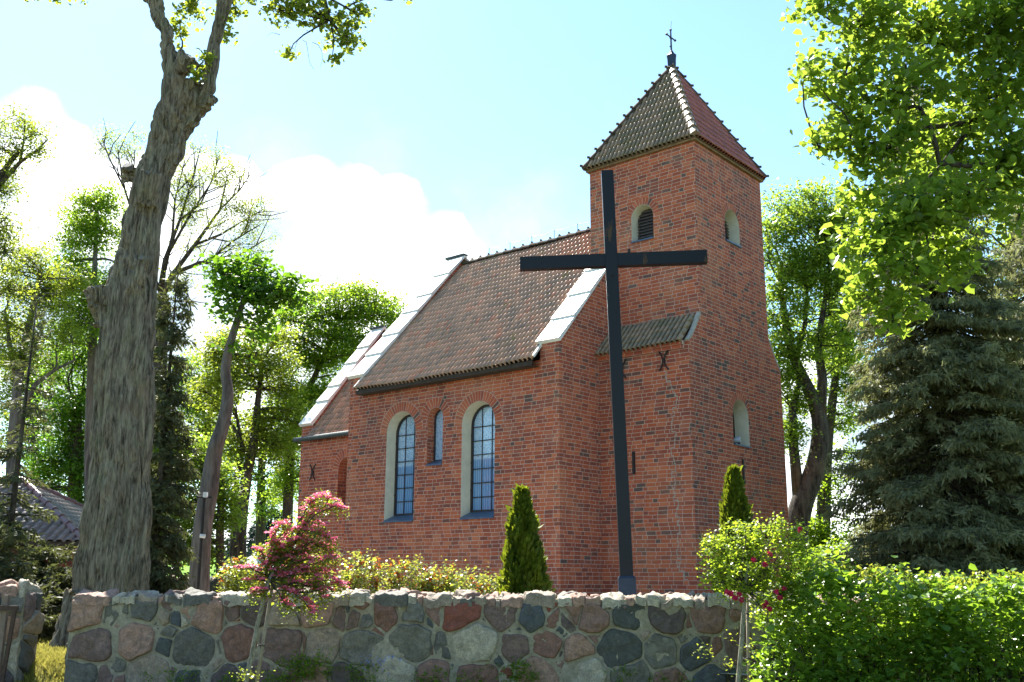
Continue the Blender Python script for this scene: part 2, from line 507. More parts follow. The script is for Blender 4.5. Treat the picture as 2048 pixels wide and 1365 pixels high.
def npmesh(name, V, F, mat, parent=None, rnd=None, smooth=False, world=True):
    """V (n,3), F (m,k) array of one face size -> mesh object. Vertices in world space are moved under the parent."""
    V = np.asarray(V, dtype=np.float32)
    F = np.asarray(F, dtype=np.int32)
    if parent is not None and world:
        M = np.array(Matrix.Translation(parent.location) @ parent.rotation_euler.to_matrix().to_4x4()) if parent.parent is None else None
        if M is not None:
            Mi = np.linalg.inv(M)
            V = (V @ Mi[:3, :3].T + Mi[:3, 3]).astype(np.float32)
    k = F.shape[1]
    me = bpy.data.meshes.new(name)
    me.vertices.add(len(V))
    me.vertices.foreach_set('co', V.ravel())
    me.loops.add(F.size)
    me.loops.foreach_set('vertex_index', F.ravel())
    me.polygons.add(len(F))
    me.polygons.foreach_set('loop_start', np.arange(0, F.size, k, dtype=np.int32))
    me.polygons.foreach_set('loop_total', np.full(len(F), k, dtype=np.int32))
    if smooth:
        me.polygons.foreach_set('use_smooth', np.ones(len(F), dtype=bool))
    me.update(calc_edges=True)
    if rnd is not None:
        a = me.attributes.new('rnd', 'FLOAT', 'FACE')
        a.data.foreach_set('value', np.asarray(rnd, dtype=np.float32))
    me.materials.append(mat)
    o = bpy.data.objects.new(name, me)
    COL.objects.link(o)
    o.parent = parent
    return o


class MB:
    """collects polygons; coordinates are local to the thing"""
    def __init__(self):
        self.v, self.f, self.uv, self.r = [], [], [], []

    def poly(self, pts, uvs=None, r=0.5):
        i = len(self.v)
        self.v.extend([tuple(p) for p in pts])
        self.f.append(tuple(range(i, i + len(pts))))
        self.uv.append(uvs if uvs else [(0, 0)] * len(pts))
        self.r.append(r)

    def quad(self, a, b, c, d, uv=None, r=0.5):
        self.poly((a, b, c, d), uv, r)

    def wall(self, axis, val, outline, holes=(), off=0.0, flip=False):
        """flat wall with openings in the plane axis=val; outline/holes are (h,z); uv = metres"""
        loops = [[Vector((h, z, 0)) for h, z in outline]] + [[Vector((h, z, 0)) for h, z in ho] for ho in holes]
        flat = [p for lo in loops for p in lo]
        for t in tessellate_polygon(loops):
            q = [flat[i] for i in t]
            ar = (q[1].x - q[0].x) * (q[2].y - q[0].y) - (q[1].y - q[0].y) * (q[2].x - q[0].x)
            if (ar < 0) != flip:
                q = q[::-1]
            if axis == 0:
                pts = [(val, p.x, p.y) for p in q]
            else:
                pts = [(p.x, val, p.y) for p in q]
            self.poly(pts, [(p.x + off, p.y) for p in q])

    def box(self, lo, hi, M=None, uvm=False, r=0.5):
        x0, y0, z0 = lo
        x1, y1, z1 = hi
        c = [Vector(p) for p in ((x0, y0, z0), (x1, y0, z0), (x1, y1, z0), (x0, y1, z0), (x0, y0, z1), (x1, y0, z1), (x1, y1, z1), (x0, y1, z1))]
        if M is not None:
            c = [M @ p for p in c]
        for q in ((0, 3, 2, 1), (4, 5, 6, 7), (0, 1, 5, 4), (1, 2, 6, 5), (2, 3, 7, 6), (3, 0, 4, 7)):
            self.poly([c[i] for i in q], None, r)

    def beam(self, a, b, w, h, up=(0, 0, 1), r=0.5):
        a, b = Vector(a), Vector(b)
        d = (b - a)
        L = d.length
        d.normalize()
        s = d.cross(Vector(up))
        if s.length < 1e-4:
            s = d.cross(Vector((1, 0, 0)))
        s.normalize()
        t = s.cross(d)
        M = Matrix((s, d, t)).transposed().to_4x4()
        M.translation = a
        self.box((-w / 2, 0, -h / 2), (w / 2, L, h / 2), M, r=r)

    def tube(self, pts, rads, n=8, cap=True, r=0.5):
        pts = [Vector(p) for p in pts]
        rings = []
        for i, p in enumerate(pts):
            d = (pts[min(i + 1, len(pts) - 1)] - pts[max(i - 1, 0)]).normalized()
            a = d.cross(Vector((0.31, 0.95, 0.05)))
            if a.length < 0.05:
                a = d.cross(Vector((1, 0, 0)))
            a.normalize()
            c = d.cross(a)
            rr = rads[i] if hasattr(rads, '__len__') else rads
            rings.append([p + (a * math.cos(2 * math.pi * k / n) + c * math.sin(2 * math.pi * k / n)) * rr for k in range(n)])
        base = len(self.v)
        for ri in rings:
            self.v.extend([tuple(p) for p in ri])
        for i in range(len(rings) - 1):
            for k in range(n):
                self.f.append((base + i * n + k, base + i * n + (k + 1) % n, base + (i + 1) * n + (k + 1) % n, base + (i + 1) * n + k))
                self.uv.append([(0, 0)] * 4)
                self.r.append(r)
        if cap:
            self.f.append(tuple(base + k for k in range(n))[::-1])
            self.f.append(tuple(base + (len(rings) - 1) * n + k for k in range(n)))
            self.uv += [[(0, 0)] * n] * 2
            self.r += [r, r]

    def build(self, name, mat, parent=None, smooth=False, bevel=0.0, local=True):
        me = bpy.data.meshes.new(name)
        me.from_pydata(self.v, [], self.f)
        ul = me.uv_layers.new(name='UVMap')
        flat = [c for f in self.uv for p in f for c in p]
        ul.data.foreach_set('uv', flat)
        a = me.attributes.new('rnd', 'FLOAT', 'FACE')
        a.data.foreach_set('value', self.r)
        if smooth:
            me.polygons.foreach_set('use_smooth', [True] * len(me.polygons))
        me.materials.append(mat)
        me.update()
        o = bpy.data.objects.new(name, me)
        COL.objects.link(o)
        o.parent = parent
        if not local and parent is not None:
            M = Matrix.Translation(parent.location) @ parent.rotation_euler.to_matrix().to_4x4()
            me.transform(M.inverted())
        if bevel:
            bm_ = o.modifiers.new('bevel', 'BEVEL')
            bm_.width = bevel
            bm_.segments = 2
            bm_.limit_method = 'ANGLE'
        return o


def arch_pts(x0, x1, z0, ztop, n=14):
    """round-headed outline, anticlockwise from the lower left"""
    r = (x1 - x0) / 2
    cx = (x0 + x1) / 2
    zs = ztop - r
    pts = [(x0, z0), (x1, z0)]
    for i in range(n + 1):
        a = math.pi * i / n
        pts.append((cx + r * math.cos(a), zs + r * math.sin(a)))
    return pts


def pantiles(W, Ln, tw=0.13, tl=0.225, h=0.9, jit=0.35, seed=1):
    """grid of S-shaped tiles: local x across, y up the slope, z out. Returns V, F, rnd"""
    rg = np.random.default_rng(seed)
    prof = [(0.0, -0.016), (0.03, 0.020), (0.09, 0.046), (0.24, 0.062), (0.44, 0.060), (0.58, 0.044), (0.64, 0.014), (0.67, -0.020), (0.82, -0.028), (1.0, -0.016)]
    nx = max(1, int(round(W / tw)))
    ny = max(1, int(math.ceil(Ln / tl)))
    tw = W / nx
    V, F, rr = [], [], []
    for j in range(ny):
        y0 = j * tl - 0.03
        y1 = min((j + 1) * tl + 0.02, Ln)
        for i in range(nx):
            b = len(V)
            dz, dt, dy = rg.normal(0, 0.004 * jit), rg.normal(0, 0.006 * jit), rg.normal(0, 0.006 * jit)
            for (u, z) in prof:
                x = (i + u) * tw
                t = dt * (u - 0.5)
                V.append((x, y0 + dy, (z * h + 0.016 + dz + t)))
                V.append((x, y1, (z * h + 0.000 + dz * 0.3 + t)))
                V.append((x, y0 + dy + 0.002, (z * h + 0.001 + dz + t)))
            r0 = rg.random()
            for k in range(len(prof) - 1):
                a = b + 3 * k
                F.append((a, a + 3, a + 4, a + 1))
                F.append((a + 2, a + 5, a + 3, a))
                rr += [r0, r0]
    return np.array(V), np.array(F), np.array(rr)


def place(V, o, ex, ey, ez):
    return np.asarray(o) + V[:, :1] * np.asarray(ex) + V[:, 1:2] * np.asarray(ey) + V[:, 2:3] * np.asarray(ez)


def clip_mesh(o, planes):
    import bmesh
    bm = bmesh.new()
    bm.from_mesh(o.data)
    for co, no in planes:
        bmesh.ops.bisect_plane(bm, geom=bm.verts[:] + bm.edges[:] + bm.faces[:], plane_co=co, plane_no=no, clear_outer=True)
    bm.to_mesh(o.data)
    bm.free()


# ------------------------------------------------------------------ ground
def ground_h(X, Y):
    s = np.clip((Y - 15.3) / 0.7, 0, 1)
    h = 0.3 * s * s * (3 - 2 * s)
    t = np.clip((Y - 50) / 130, 0, 1)
    h = h + 5.2 * t * t * (3 - 2 * t)
    return h + 0.03 * np.sin(X * 0.9 + 1) * np.sin(Y * 0.8)


def build_ground():
    ys = np.concatenate([np.linspace(-200, 0, 8), np.linspace(4, 14, 6), np.linspace(14.5, 17, 16), np.linspace(18, 60, 43), np.linspace(65, 200, 28), np.linspace(230, 900, 8)])
    xs = np.concatenate([np.linspace(-700, -60, 8), np.linspace(-50, 50, 81), np.linspace(60, 700, 8)])
    X, Y = np.meshgrid(xs, ys)
    V = np.stack([X, Y, ground_h(X, Y)], -1).reshape(-1, 3)
    nx = len(xs)
    i = np.arange(len(ys) - 1)[:, None] * nx + np.arange(nx - 1)[None]
    F = np.stack([i, i + 1, i + nx + 1, i + nx], -1).reshape(-1, 4)
    o = npmesh('ground', V, F, ground_mat(), None, None, True)
    tag(o, kind='structure')
    # the lane the photographer stands on
    rb = MB()
    rb.quad((-60, -3, 0.012), (60, -3, 0.012), (60, 5.5, 0.012), (-60, 5.5, 0.012))
    tag(rb.build('road', simple_mat('worn_asphalt', (0.055, 0.053, 0.05), 0.9, 0, 0.3, 3.0, 0.5)), kind='structure')


build_ground()


def bounce_gravel():
    # unseen pale apron round the church, added to bounce light onto its walls
    m, b, pr, o = new_mat('pale_bounce_gravel')
    co = objco(b)
    n = b.noise(co, 40.0, 4, 0.7)
    b.put(pr.inputs['Base Color'], b.ramp(n, [(0.3, (0.30, 0.27, 0.22)), (0.7, (0.52, 0.48, 0.41))]))
    pr.inputs['Roughness'].default_value = 0.95
    b.put(pr.inputs['Normal'], b.bump(n, 0.6, 0.02))
    g = MB()
    c, s_ = math.sin(R(49.471)), math.cos(R(49.471))
    def w(x, y):
        return (1.049 + x * c + y * s_, 22.0 - x * s_ + y * c, 0.34)
    g.poly([w(-16, -4.2), w(7.5, -4.2), w(7.5, 9.5), w(-16, 9.5)])
    tag(g.build('bounce_gravel', m), kind='structure')


bounce_gravel()

# ------------------------------------------------------------------ the church
CH_YAW = R(90 - 49.471)
AZ = R(49.471)
CHX, CHY, BASE = 1.049, 22.0, 0.3
# local frame: x towards the tower (west), y away from the lane, z up with 0 at the eye's level
church = empty('church', (CHX, CHY, EYE), 'red brick village church with tiled roofs and a square tower with a pyramid roof', 'church',
               rz=math.atan2(-math.cos(AZ), math.sin(AZ)))
ZB = -1.45
Lr, WC = 7.05, 0.546
YC = 3.75
ZK, ZG, ZR = 5.27, 9.50, 9.19
ZE = 4.84
XL = -Lr


def reveal(b, pts, y0, y1, inset, axis, sgn=1, skip_bottom=True, uv=False):
    """strip joining the outer arch at depth y0 to the inset arch at depth y1 (open at the sill)"""
    x0 = min(p[0] for p in pts)
    x1 = max(p[0] for p in pts)
    cx = (x0 + x1) / 2
    zt = max(p[1] for p in pts)
    s = ((x1 - x0) / 2 - inset) / ((x1 - x0) / 2)
    inner = [(cx + (h - cx) * s, z if z < zt - (x1 - x0) / 2 - 0.01 else (zt - (x1 - x0) / 2) + (z - zt + (x1 - x0) / 2) * s) for h, z in pts]
    n = len(pts)
    acc = 0
    for i in range(1, n):
        j = (i + 1) % n
        if axis == 1:
            q = [(pts[i][0], y0, pts[i][1]), (pts[j][0], y0, pts[j][1]), (inner[j][0], y1, inner[j][1]), (inner[i][0], y1, inner[i][1])]
        else:
            q = [(y0, pts[i][0], pts[i][1]), (y0, pts[j][0], pts[j][1]), (y1, inner[j][0], inner[j][1]), (y1, inner[i][0], inner[i][1])]
        l = math.hypot(pts[j][0] - pts[i][0], pts[j][1] - pts[i][1])
        d = abs(y1 - y0)
        b.quad(*q, uv=[(0, acc), (0, acc + l), (d, acc + l), (d, acc)])
        acc += l
    return inner


def ring(b, x0, x1, ztop, wd, axis, val, n=28, ext=0.0):
    """radial brick arch around a round-headed opening"""
    r = (x1 - x0) / 2
    cx, zs = (x0 + x1) / 2, ztop - r
    for i in range(n):
        a0, a1 = math.pi * i / n - 0.0, math.pi * (i + 1) / n
        q = []
        for (a, rr) in ((a0, r), (a0, r + wd), (a1, r + wd), (a1, r)):
            h, z = cx + rr * math.cos(a), zs + rr * math.sin(a)
            q.append((h, val, z) if axis == 1 else (val, h, z))
        L = (r + wd / 2)
        uv = [(0.0, a0 * L), (wd, a0 * L), (wd, a1 * L), (0.0, a1 * L)]
        if axis == 1:
            b.poly(q[::-1], uv[::-1])
        else:
            b.poly(q, uv)


def glazing(parent, inner, axis, depth, out, mat=PANE, cols=3, rows=7, frame_w=0.045):
    """frame with lead bars and a pane inside an arched outline; out = direction (sign) the window faces"""
    x0 = min(p[0] for p in inner)
    x1 = max(p[0] for p in inner)
    z0 = min(p[1] for p in inner)
    z1 = max(p[1] for p in inner)
    r = (x1 - x0) / 2
    cx, zs = (x0 + x1) / 2, z1 - r

    def pt(h, z, d):
        return (h, depth + out * d, z) if axis == 1 else (depth + out * d, h, z)
    pb = MB()
    poly = [pt(h, z, 0.0) for h, z in inner]
    pb.poly(poly if axis == 1 else poly[::-1])
    pane = pb.build('pane', mat, parent)
    fb = MB()
    nn = len(inner)
    for i in range(nn):
        a, c = inner[i], inner[(i + 1) % nn]
        fb.beam(pt(a[0], a[1], 0.02), pt(c[0], c[1], 0.02), frame_w * 1.6, frame_w * 1.6, up=(0, 1, 0) if axis == 1 else (1, 0, 0))
    for c in range(1, cols):
        h = x0 + (x1 - x0) * c / cols
        zt = zs + math.sqrt(max(0, r * r - (h - cx) ** 2))
        fb.beam(pt(h, z0, 0.016), pt(h, zt, 0.016), 0.016, 0.016)
    for k in range(1, rows):
        z = z0 + (zs + r * 0.35 - z0) * k / (rows - 0.4)
        hw = r if z < zs else math.sqrt(max(0, r * r - (z - zs) ** 2))
        fb.beam(pt(cx - hw, z, 0.018), pt(cx + hw, z, 0.018), 0.020, 0.020)
    fb.build('frame', FRAME, parent)
    return pane


def sill(parent, x0, x1, z_out, z_in, y_out, y_in, axis, out):
    b = MB()

    def pt(h, d, z):
        return (h, d, z) if axis == 1 else (d, h, z)
    e = 0.04 * out
    A = [pt(x0, y_out + e, z_out), pt(x1, y_out + e, z_out), pt(x1, y_in, z_in), pt(x0, y_in, z_in)]
    Bq = [(p[0], p[1], p[2] - 0.035) for p in A]
    for q in ((A[0], A[1], A[2], A[3]), (Bq[0], Bq[1], A[1], A[0]), (Bq[1], Bq[2], A[2], A[1]), (Bq[3], Bq[0], A[0], A[3]), (Bq[3], Bq[2], Bq[1], Bq[0])):
        b.poly(q if axis == 1 else q[::-1])
    b.build('sill', SILLM, parent)


def win_root(name):
    o = bpy.data.objects.new(name, None)
    o.empty_display_size = 0.2
    COL.objects.link(o)
    o.parent = church
    return o


# openings (h, z) measured from the photograph
W1 = arch_pts(-5.55, -4.51, 1.39, 4.12)
W2 = arch_pts(-2.93, -1.89, 1.38, 4.10)
WS = arch_pts(-4.09, -3.57, 2.70, 4.10)
TS = arch_pts(0.61, 1.23, 7.93, 8.82)
TWU = arch_pts(3.42, 4.14, 7.96, 8.81)
TWL = arch_pts(3.38, 4.14, 3.05, 4.11)
CW = arch_pts(-8.70, -8.00, 2.00, 3.32)
YSL, YSU, W_, XE = 1.531, 2.098, 2.407, -0.61
YNL, YNU = 2 * YC - YSL, 2 * YC - YSU
ZLOW, ZUP, ZT = 5.13, 5.86, 10.12
XC, YCH, ZCK, ZCG, ZCE = -10.43, 1.09, 4.43, 7.83, 3.98

# nave
nb = MB()
nb.wall(1, 0.0, [(XL + WC, ZB), (-WC, ZB), (-WC, ZE), (XL + WC, ZE)], [W1, W2, WS])
nb.wall(1, 2 * YC, [(XL + WC, ZB), (-WC, ZB), (-WC, ZE), (XL + WC, ZE)], flip=True)
for (xa, xb) in ((XL, XL + WC), (-WC, 0.0)):
    prof = [(0, ZB), (2 * YC, ZB), (2 * YC, ZK), (YC, ZG), (0, ZK)]
    nb.wall(0, xb, prof)
    nb.wall(0, xa, prof, flip=True)
    nb.wall(1, 0.0, [(xa, ZB), (xb, ZB), (xb, ZK), (xa, ZK)])
    nb.wall(1, 2 * YC, [(xa, ZB), (xb, ZB), (xb, ZK), (xa, ZK)], flip=True)
nave_wall = nb.build('nave_wall', BRICK, church)
# chancel
cb = MB()
YCN = 2 * YC - YCH
cb.wall(1, YCH, [(XC, ZB), (XL, ZB), (XL, ZCE), (XC, ZCE)], [CW])
cb.wall(1, YCN, [(XC, ZB), (XL, ZB), (XL, ZCE), (XC, ZCE)], flip=True)
prof = [(YCH, ZB), (YCN, ZB), (YCN, ZCK), (YC, ZCG), (YCH, ZCK)]
cb.wall(0, XC, prof, flip=True)
cb.wall(0, XC + 0.45, [(YCH, ZCE), (YCN, ZCE), (YCN, ZCK), (YC, ZCG), (YCH, ZCK)])
cb.wall(1, YCH, [(XC, ZCE), (XC + 0.45, ZCE), (XC + 0.45, ZCK), (XC, ZCK)])
cb.wall(1, YCN, [(XC, ZCE), (XC + 0.45, ZCE), (XC + 0.45, ZCK), (XC, ZCK)], flip=True)
cb.build('chancel_wall', BRICK, church)
# tower
tb = MB()
# skirts curve in slightly towards the shaft
def skirt_curve(ya, za, yb, zb, n=5):
    return [(ya + (yb - ya) * (t / n) ** 0.9, za + (zb - za) * (t / n) ** 1.12) for t in range(n + 1)]
sk_s = skirt_curve(YSL, ZLOW, YSU, ZUP)
sk_n = skirt_curve(YNL, ZLOW, YNU, ZUP)
prof = [(YSL, ZB)] + sk_s + [(YSU, ZT), (YNU, ZT)] + sk_n[::-1] + [(YNL, ZB)]
tb.wall(0, W_, prof, [TWU, TWL])
tb.wall(1, YSL, [(0.0, ZB), (W_, ZB), (W_, ZLOW), (0.0, ZLOW)], off=W_)
tb.wall(1, YNL, [(0.0, ZB), (W_, ZB), (W_, ZLOW), (0.0, ZLOW)], flip=True)
tb.wall(1, YSU, [(XE, ZLOW), (W_, ZLOW), (W_, ZT), (XE, ZT)], [TS], off=0.9)
tb.wall(1, YNU, [(XE, ZLOW), (W_, ZLOW), (W_, ZT), (XE, ZT)], flip=True)
tb.wall(0, XE, [(YSU, ZLOW), (YNU, ZLOW), (YNU, ZT), (YSU, ZT)], flip=True)
for s in (sk_s, sk_n):                                       # sloped tops of the thick lower walls
    for (a, c) in zip(s[:-1], s[1:]):
        tb.quad((W_ - 0.14, a[0], a[1]), (W_, a[0], a[1]), (W_, c[0], c[1]), (W_ - 0.14, c[0], c[1]))
tower_wall = tb.build('tower_wall', BRICK_T, church)
# mortar verge strips on the skirt edges
for s, sg in ((sk_s, -1), (sk_n, 1)):
    vb = MB()
    pts = [(W_ - 0.04, y + sg * 0.012, z + 0.02) for y, z in s]
    for a, c in zip(pts[:-1], pts[1:]):
        vb.beam(a, c, 0.10, 0.05)
    vb.build('skirt_verge', VERGE, church)
# brick cornices under the skirt and under the tower roof
kb = MB()
for i, (dz, o) in enumerate(((-0.10, 0.05), (-0.02, 0.09))):
    z0, z1 = ZLOW + dz - 0.05, ZLOW + dz + 0.035
    kb.quad((0, YSL - o, z0), (W_ - 0.12, YSL - o, z0), (W_ - 0.12, YSL - o, z1), (0, YSL - o, z1), [(0, 0.0), (2.3, 0.0), (2.3, 0.087), (0, 0.087)])
    kb.quad((0, YSL, z0), (W_ - 0.12, YSL, z0), (W_ - 0.12, YSL - o, z0), (0, YSL - o, z0), [(0, 0), (2.3, 0), (2.3, .08), (0, .08)])
    kb.quad((W_ - 0.12, YSL - o, z0), (W_ - 0.12, YSL, z0), (W_ - 0.12, YSL, z1), (W_ - 0.12, YSL - o, z1))
kb.build('cornice', BRICK_A, church)
eb = MB()
eb.box((XE - 0.07, YSU - 0.07, ZT - 0.07), (W_ + 0.07, YNU + 0.07, ZT + 0.02))
eb.build('eaves_course', simple_mat('ochre_eaves_board', (0.20, 0.12, 0.055), 0.85, 0, 0.3, 10, 0.3), church)

# old settlement crack, pointed with pale mortar, in the lower tower wall
mb_ = MB()
rq = random.Random(4)
zc_, xc_ = 4.55, 1.80
while zc_ > 0.1:
    dz = 0.087
    tx = float(np.interp(zc_, [0.1, 0.5, 1.7, 2.8, 4.2, 4.6], [2.18, 1.99, 1.96, 1.91, 2.03, 1.80]))
    xn = tx + rq.uniform(-0.07, 0.07)
    mb_.quad((xc_ - 0.007, YSL - 0.004, zc_ - dz), (xc_ + 0.007, YSL - 0.004, zc_ - dz), (xc_ + 0.007, YSL - 0.004, zc_), (xc_ - 0.007, YSL - 0.004, zc_))
    lo_, hi_ = min(xc_, xn) - 0.011, max(xc_, xn) + 0.011
    mb_.quad((lo_, YSL - 0.005, zc_ - dz - 0.010), (hi_, YSL - 0.005, zc_ - dz - 0.010), (hi_, YSL - 0.005, zc_ - dz + 0.010), (lo_, YSL - 0.005, zc_ - dz + 0.010))
    xc_ = xn
    zc_ -= dz
mb_.build('mortar_seam', VERGE, church)

# windows of the nave
for (ho, name) in ((W1, 'nave_window'), (W2, 'nave_window')):
    w = win_root(name)
    b = MB()
    inner = reveal(b, ho, 0.0, 0.34, 0.05, 1)
    b.build('reveal', PLASTER, w)
    inner = [(h, z + 0.17 if i < 2 else z) for i, (h, z) in enumerate(inner)]
    glazing(w, inner, 1, 0.335, -1)
    x0, x1 = ho[0][0], ho[1][0]
    sill(w, x0 + 0.003, x1 - 0.003, ho[0][1] + 0.012, ho[0][1] + 0.185, 0.0, 0.33, 1, -1)
    b = MB()
    ring(b, x0, x1, max(p[1] for p in ho), 0.27, 1, -0.004)
    b.build('brick_arch', BRICK_A, w)
    for k in (0.25, 0.5, 0.75):                  # hinge pins of the casement
        hb = MB()
        hb.box((x0 + 0.045, 0.27, ho[0][1] + 2.6 * k), (x0 + 0.085, 0.30, ho[0][1] + 2.6 * k + 0.05))
        hb.build('hinge_pin', DARKM, w)
w = win_root('small_nave_window')
b = MB()
inner = reveal(b, WS, 0.0, 0.27, 0.01, 1)
b.build('reveal', BRICK, w)
inner = [(h, z + 0.12 if i < 2 else z) for i, (h, z) in enumerate(inner)]
glazing(w, inner, 1, 0.265, -1, cols=1, rows=1, frame_w=0.03)
sill(w, WS[0][0], WS[1][0], 2.71, 2.84, 0.0, 0.26, 1, -1)
b = MB()
ring(b, WS[0][0], WS[1][0], 4.10, 0.25, 1, -0.004, 18)
b.build('brick_arch', BRICK_A, w)
w = win_root('chancel_niche')
b = MB()
inner = reveal(b, CW, YCH, YCH + 0.36, 0.0, 1)
b.build('reveal', BRICK, w)
glazing(w, inner, 1, YCH + 0.355, -1, cols=1, rows=1, mat=DARKPANE)
sill(w, CW[0][0], CW[1][0], 2.0, 2.1, YCH, YCH + 0.35, 1, -1)
b = MB()
ring(b, CW[0][0], CW[1][0], 3.32, 0.25, 1, YCH - 0.004, 18)
b.build('brick_arch', BRICK_A, w)


def louvres(parent, inner, axis, depth, out):
    x0 = min(p[0] for p in inner)
    x1 = max(p[0] for p in inner)
    z0 = min(p[1] for p in inner)
    z1 = max(p[1] for p in inner)
    r = (x1 - x0) / 2
    cx, zs = (x0 + x1) / 2, z1 - r
    b = MB()
    n = 11
    for k in range(n):
        z = z0 + (z1 - z0) * (k + 0.3) / n
        hw = r if z < zs else math.sqrt(max(0.0004, r * r - (z - zs) ** 2))
        if axis == 1:
            A = [(cx - hw, depth + out * 0.07, z - 0.03), (cx + hw, depth + out * 0.07, z - 0.03), (cx + hw, depth + out * 0.01, z + 0.04), (cx - hw, depth + out * 0.01, z + 0.04)]
        else:
            A = [(depth + out * 0.07, cx - hw, z - 0.03), (depth + out * 0.07, cx + hw, z - 0.03), (depth + out * 0.01, cx + hw, z + 0.04), (depth + out * 0.01, cx - hw, z + 0.04)]
        Bq = [(p[0], p[1], p[2] - 0.018) for p in A]
        b.poly(A)
        b.poly(Bq[::-1])
        b.poly([Bq[0], Bq[1], A[1], A[0]])
    b.build('louvre_slats', LOUVRE, parent)
    pb = MB()
    poly = [((h, depth, z) if axis == 1 else (depth, h, z)) for h, z in inner]
    pb.poly(poly if axis == 1 else poly[::-1])
    pb.build('pane', DARKPANE, parent)


w = win_root('belfry_window')
b = MB()
inner = reveal(b, TS, YSU, YSU + 0.30, 0.03, 1)
b.build('reveal', PLASTER, w)
louvres(w, inner, 1, YSU + 0.29, -1)
sill(w, TS[0][0], TS[1][0], 7.935, 7.96, YSU, YSU + 0.3, 1, -1)
b = MB()
ring(b, TS[0][0], TS[1][0], 8.82, 0.17, 1, YSU - 0.004, 18)
b.build('brick_arch', BRICK_A, w)
w = win_root('belfry_window')
b = MB()
inner = reveal(b, TWU, W_, W_ - 0.34, 0.03, 0)
b.build('reveal', PLASTER, w)
louvres(w, inner, 0, W_ - 0.33, 1)
sill(w, TWU[0][0], TWU[1][0], 7.965, 7.99, W_, W_ - 0.33, 0, 1)
b = MB()
ring(b, TWU[0][0], TWU[1][0], 8.81, 0.17, 0, W_ + 0.004, 18)
b.build('brick_arch', BRICK_A, w)
w = win_root('tower_window')
b = MB()
inner = reveal(b, TWL, W_, W_ - 0.42, 0.03, 0)
b.build('reveal', PLASTER, w)
glazing(w, inner, 0, W_ - 0.41, 1, cols=2, rows=4, mat=DARKPANE)
sill(w, TWL[0][0], TWL[1][0], 3.055, 3.09, W_, W_ - 0.41, 0, 1)
b = MB()
ring(b, TWL[0][0], TWL[1][0], 4.11, 0.17, 0, W_ + 0.004, 18)
b.build('brick_arch', BRICK_A, w)

# roofs
PN = math.atan2(ZG - ZK, YC)


def slope_roof(name, xa, xb, y_e, z_e, y_r, z_r, mat, seed, parent=church, tw=0.13, tl=0.24):
    d = Vector((0, y_r - y_e, z_r - z_e))
    Ln = d.length
    d.normalize()
    if y_r > y_e:
        ex, o = Vector((1, 0, 0)), (xa, y_e, z_e)
    else:
        ex, o = Vector((-1, 0, 0)), (xb, y_e, z_e)
    ez = ex.cross(d)
    V, F, r = pantiles(abs(xb - xa), Ln, tw, tl, 0.9, 0.35, seed)
    V = place(V, o, ex, d, ez)
    # gentle sag of an old roof
    t = (V[:, 0] - xa) / (xb - xa)
    V[:, 2] -= 0.03 * np.sin(np.pi * t) + 0.012 * np.sin(V[:, 0] * 2.3 + V[:, 1])
    ob = npmesh(name, V, F, mat, None, r, False, False)
    ob.parent = parent
    return ob


ex_, ez_ = 0.30, 0.30 * math.tan(PN)
nroof = slope_roof('nave_roof', XL + WC + 0.003, -WC + 0.045, -0.30, ZE - 0.02, YC, ZR, TILE, 3)
slope_roof('nave_roof', XL + WC + 0.003, -WC + 0.045, 2 * YC + 0.30, ZE - 0.02, YC, ZR, TILE, 4)
# boarding under the tiles, closes the roof space
ub = MB()
for (ya, sg) in ((-0.28, 1), (2 * YC + 0.28, -1)):
    a = [(XL + WC, ya, ZE - 0.08), (-WC, ya, ZE - 0.08), (-WC, YC, ZR - 0.09), (XL + WC, YC, ZR - 0.09)]
    ub.poly(a)
    ub.quad((XL + WC, ya, ZE - 0.16), (-WC, ya, ZE - 0.16), (-WC, ya, ZE - 0.06), (XL + WC, ya, ZE - 0.06))
    yb = 0.0 if sg > 0 else 2 * YC
    ub.quad((XL + WC, yb, ZE - 0.16), (-WC, yb, ZE - 0.16), (-WC, ya, ZE - 0.16), (XL + WC, ya, ZE - 0.16))
ub.build('eaves_board', EAVEW, church)
for xv in (-WC + 0.055, XL + WC - 0.02):               # pale verge strips at the ends of the eaves
    vb = MB()
    vb.beam((xv, -0.30, ZE + 0.03), (xv, 0.02, ZE + 0.03 + 0.32 * math.tan(PN)), 0.03, 0.06)
    vb.build('verge', COPING, church)


def ridge_tiles(name, a, b, rad, step, mat, parent, up=(0, 0, 1), knob=True, seed=0):
    rg = random.Random(seed)
    a, b = Vector(a), Vector(b)
    d = (b - a)
    n = int(d.length / step)
    d.normalize()
    upv = Vector(up)
    s = d.cross(upv).normalized()
    u = s.cross(d)
    m = MB()
    for k in range(n + 1):
        p0 = a + d * (step * k)
        p1 = a + d * min(step * (k + 1) + 0.05, (b - a).length + 0.05)
        r0, r1 = rad * 1.18, rad * 0.86
        z = rg.uniform(-0.008, 0.008)
        rr = rg.random()
        na = 8
        q0 = [p0 + (s * math.cos(math.pi * t / na) + u * math.sin(math.pi * t / na)) * r0 + u * (z - 0.02) for t in range(na + 1)]
        q1 = [p1 + (s * math.cos(math.pi * t / na) + u * math.sin(math.pi * t / na)) * r1 + u * (z - 0.02) for t in range(na + 1)]
        for t in range(na):
            m.poly([q0[t], q1[t], q1[t + 1], q0[t + 1]], None, rr)
        m.poly(q0[::-1] if False else q0, None, rr)
        if knob:                                       # raised nib on the lower rim of each tile
            c = p0 + u * (r0 + z)
            m.beam(c - u * 0.03 + d * 0.03, c + u * 0.024 - d * 0.012, 0.05, 0.04, up=tuple(s), r=rr)
    return m.build(name, mat, parent)


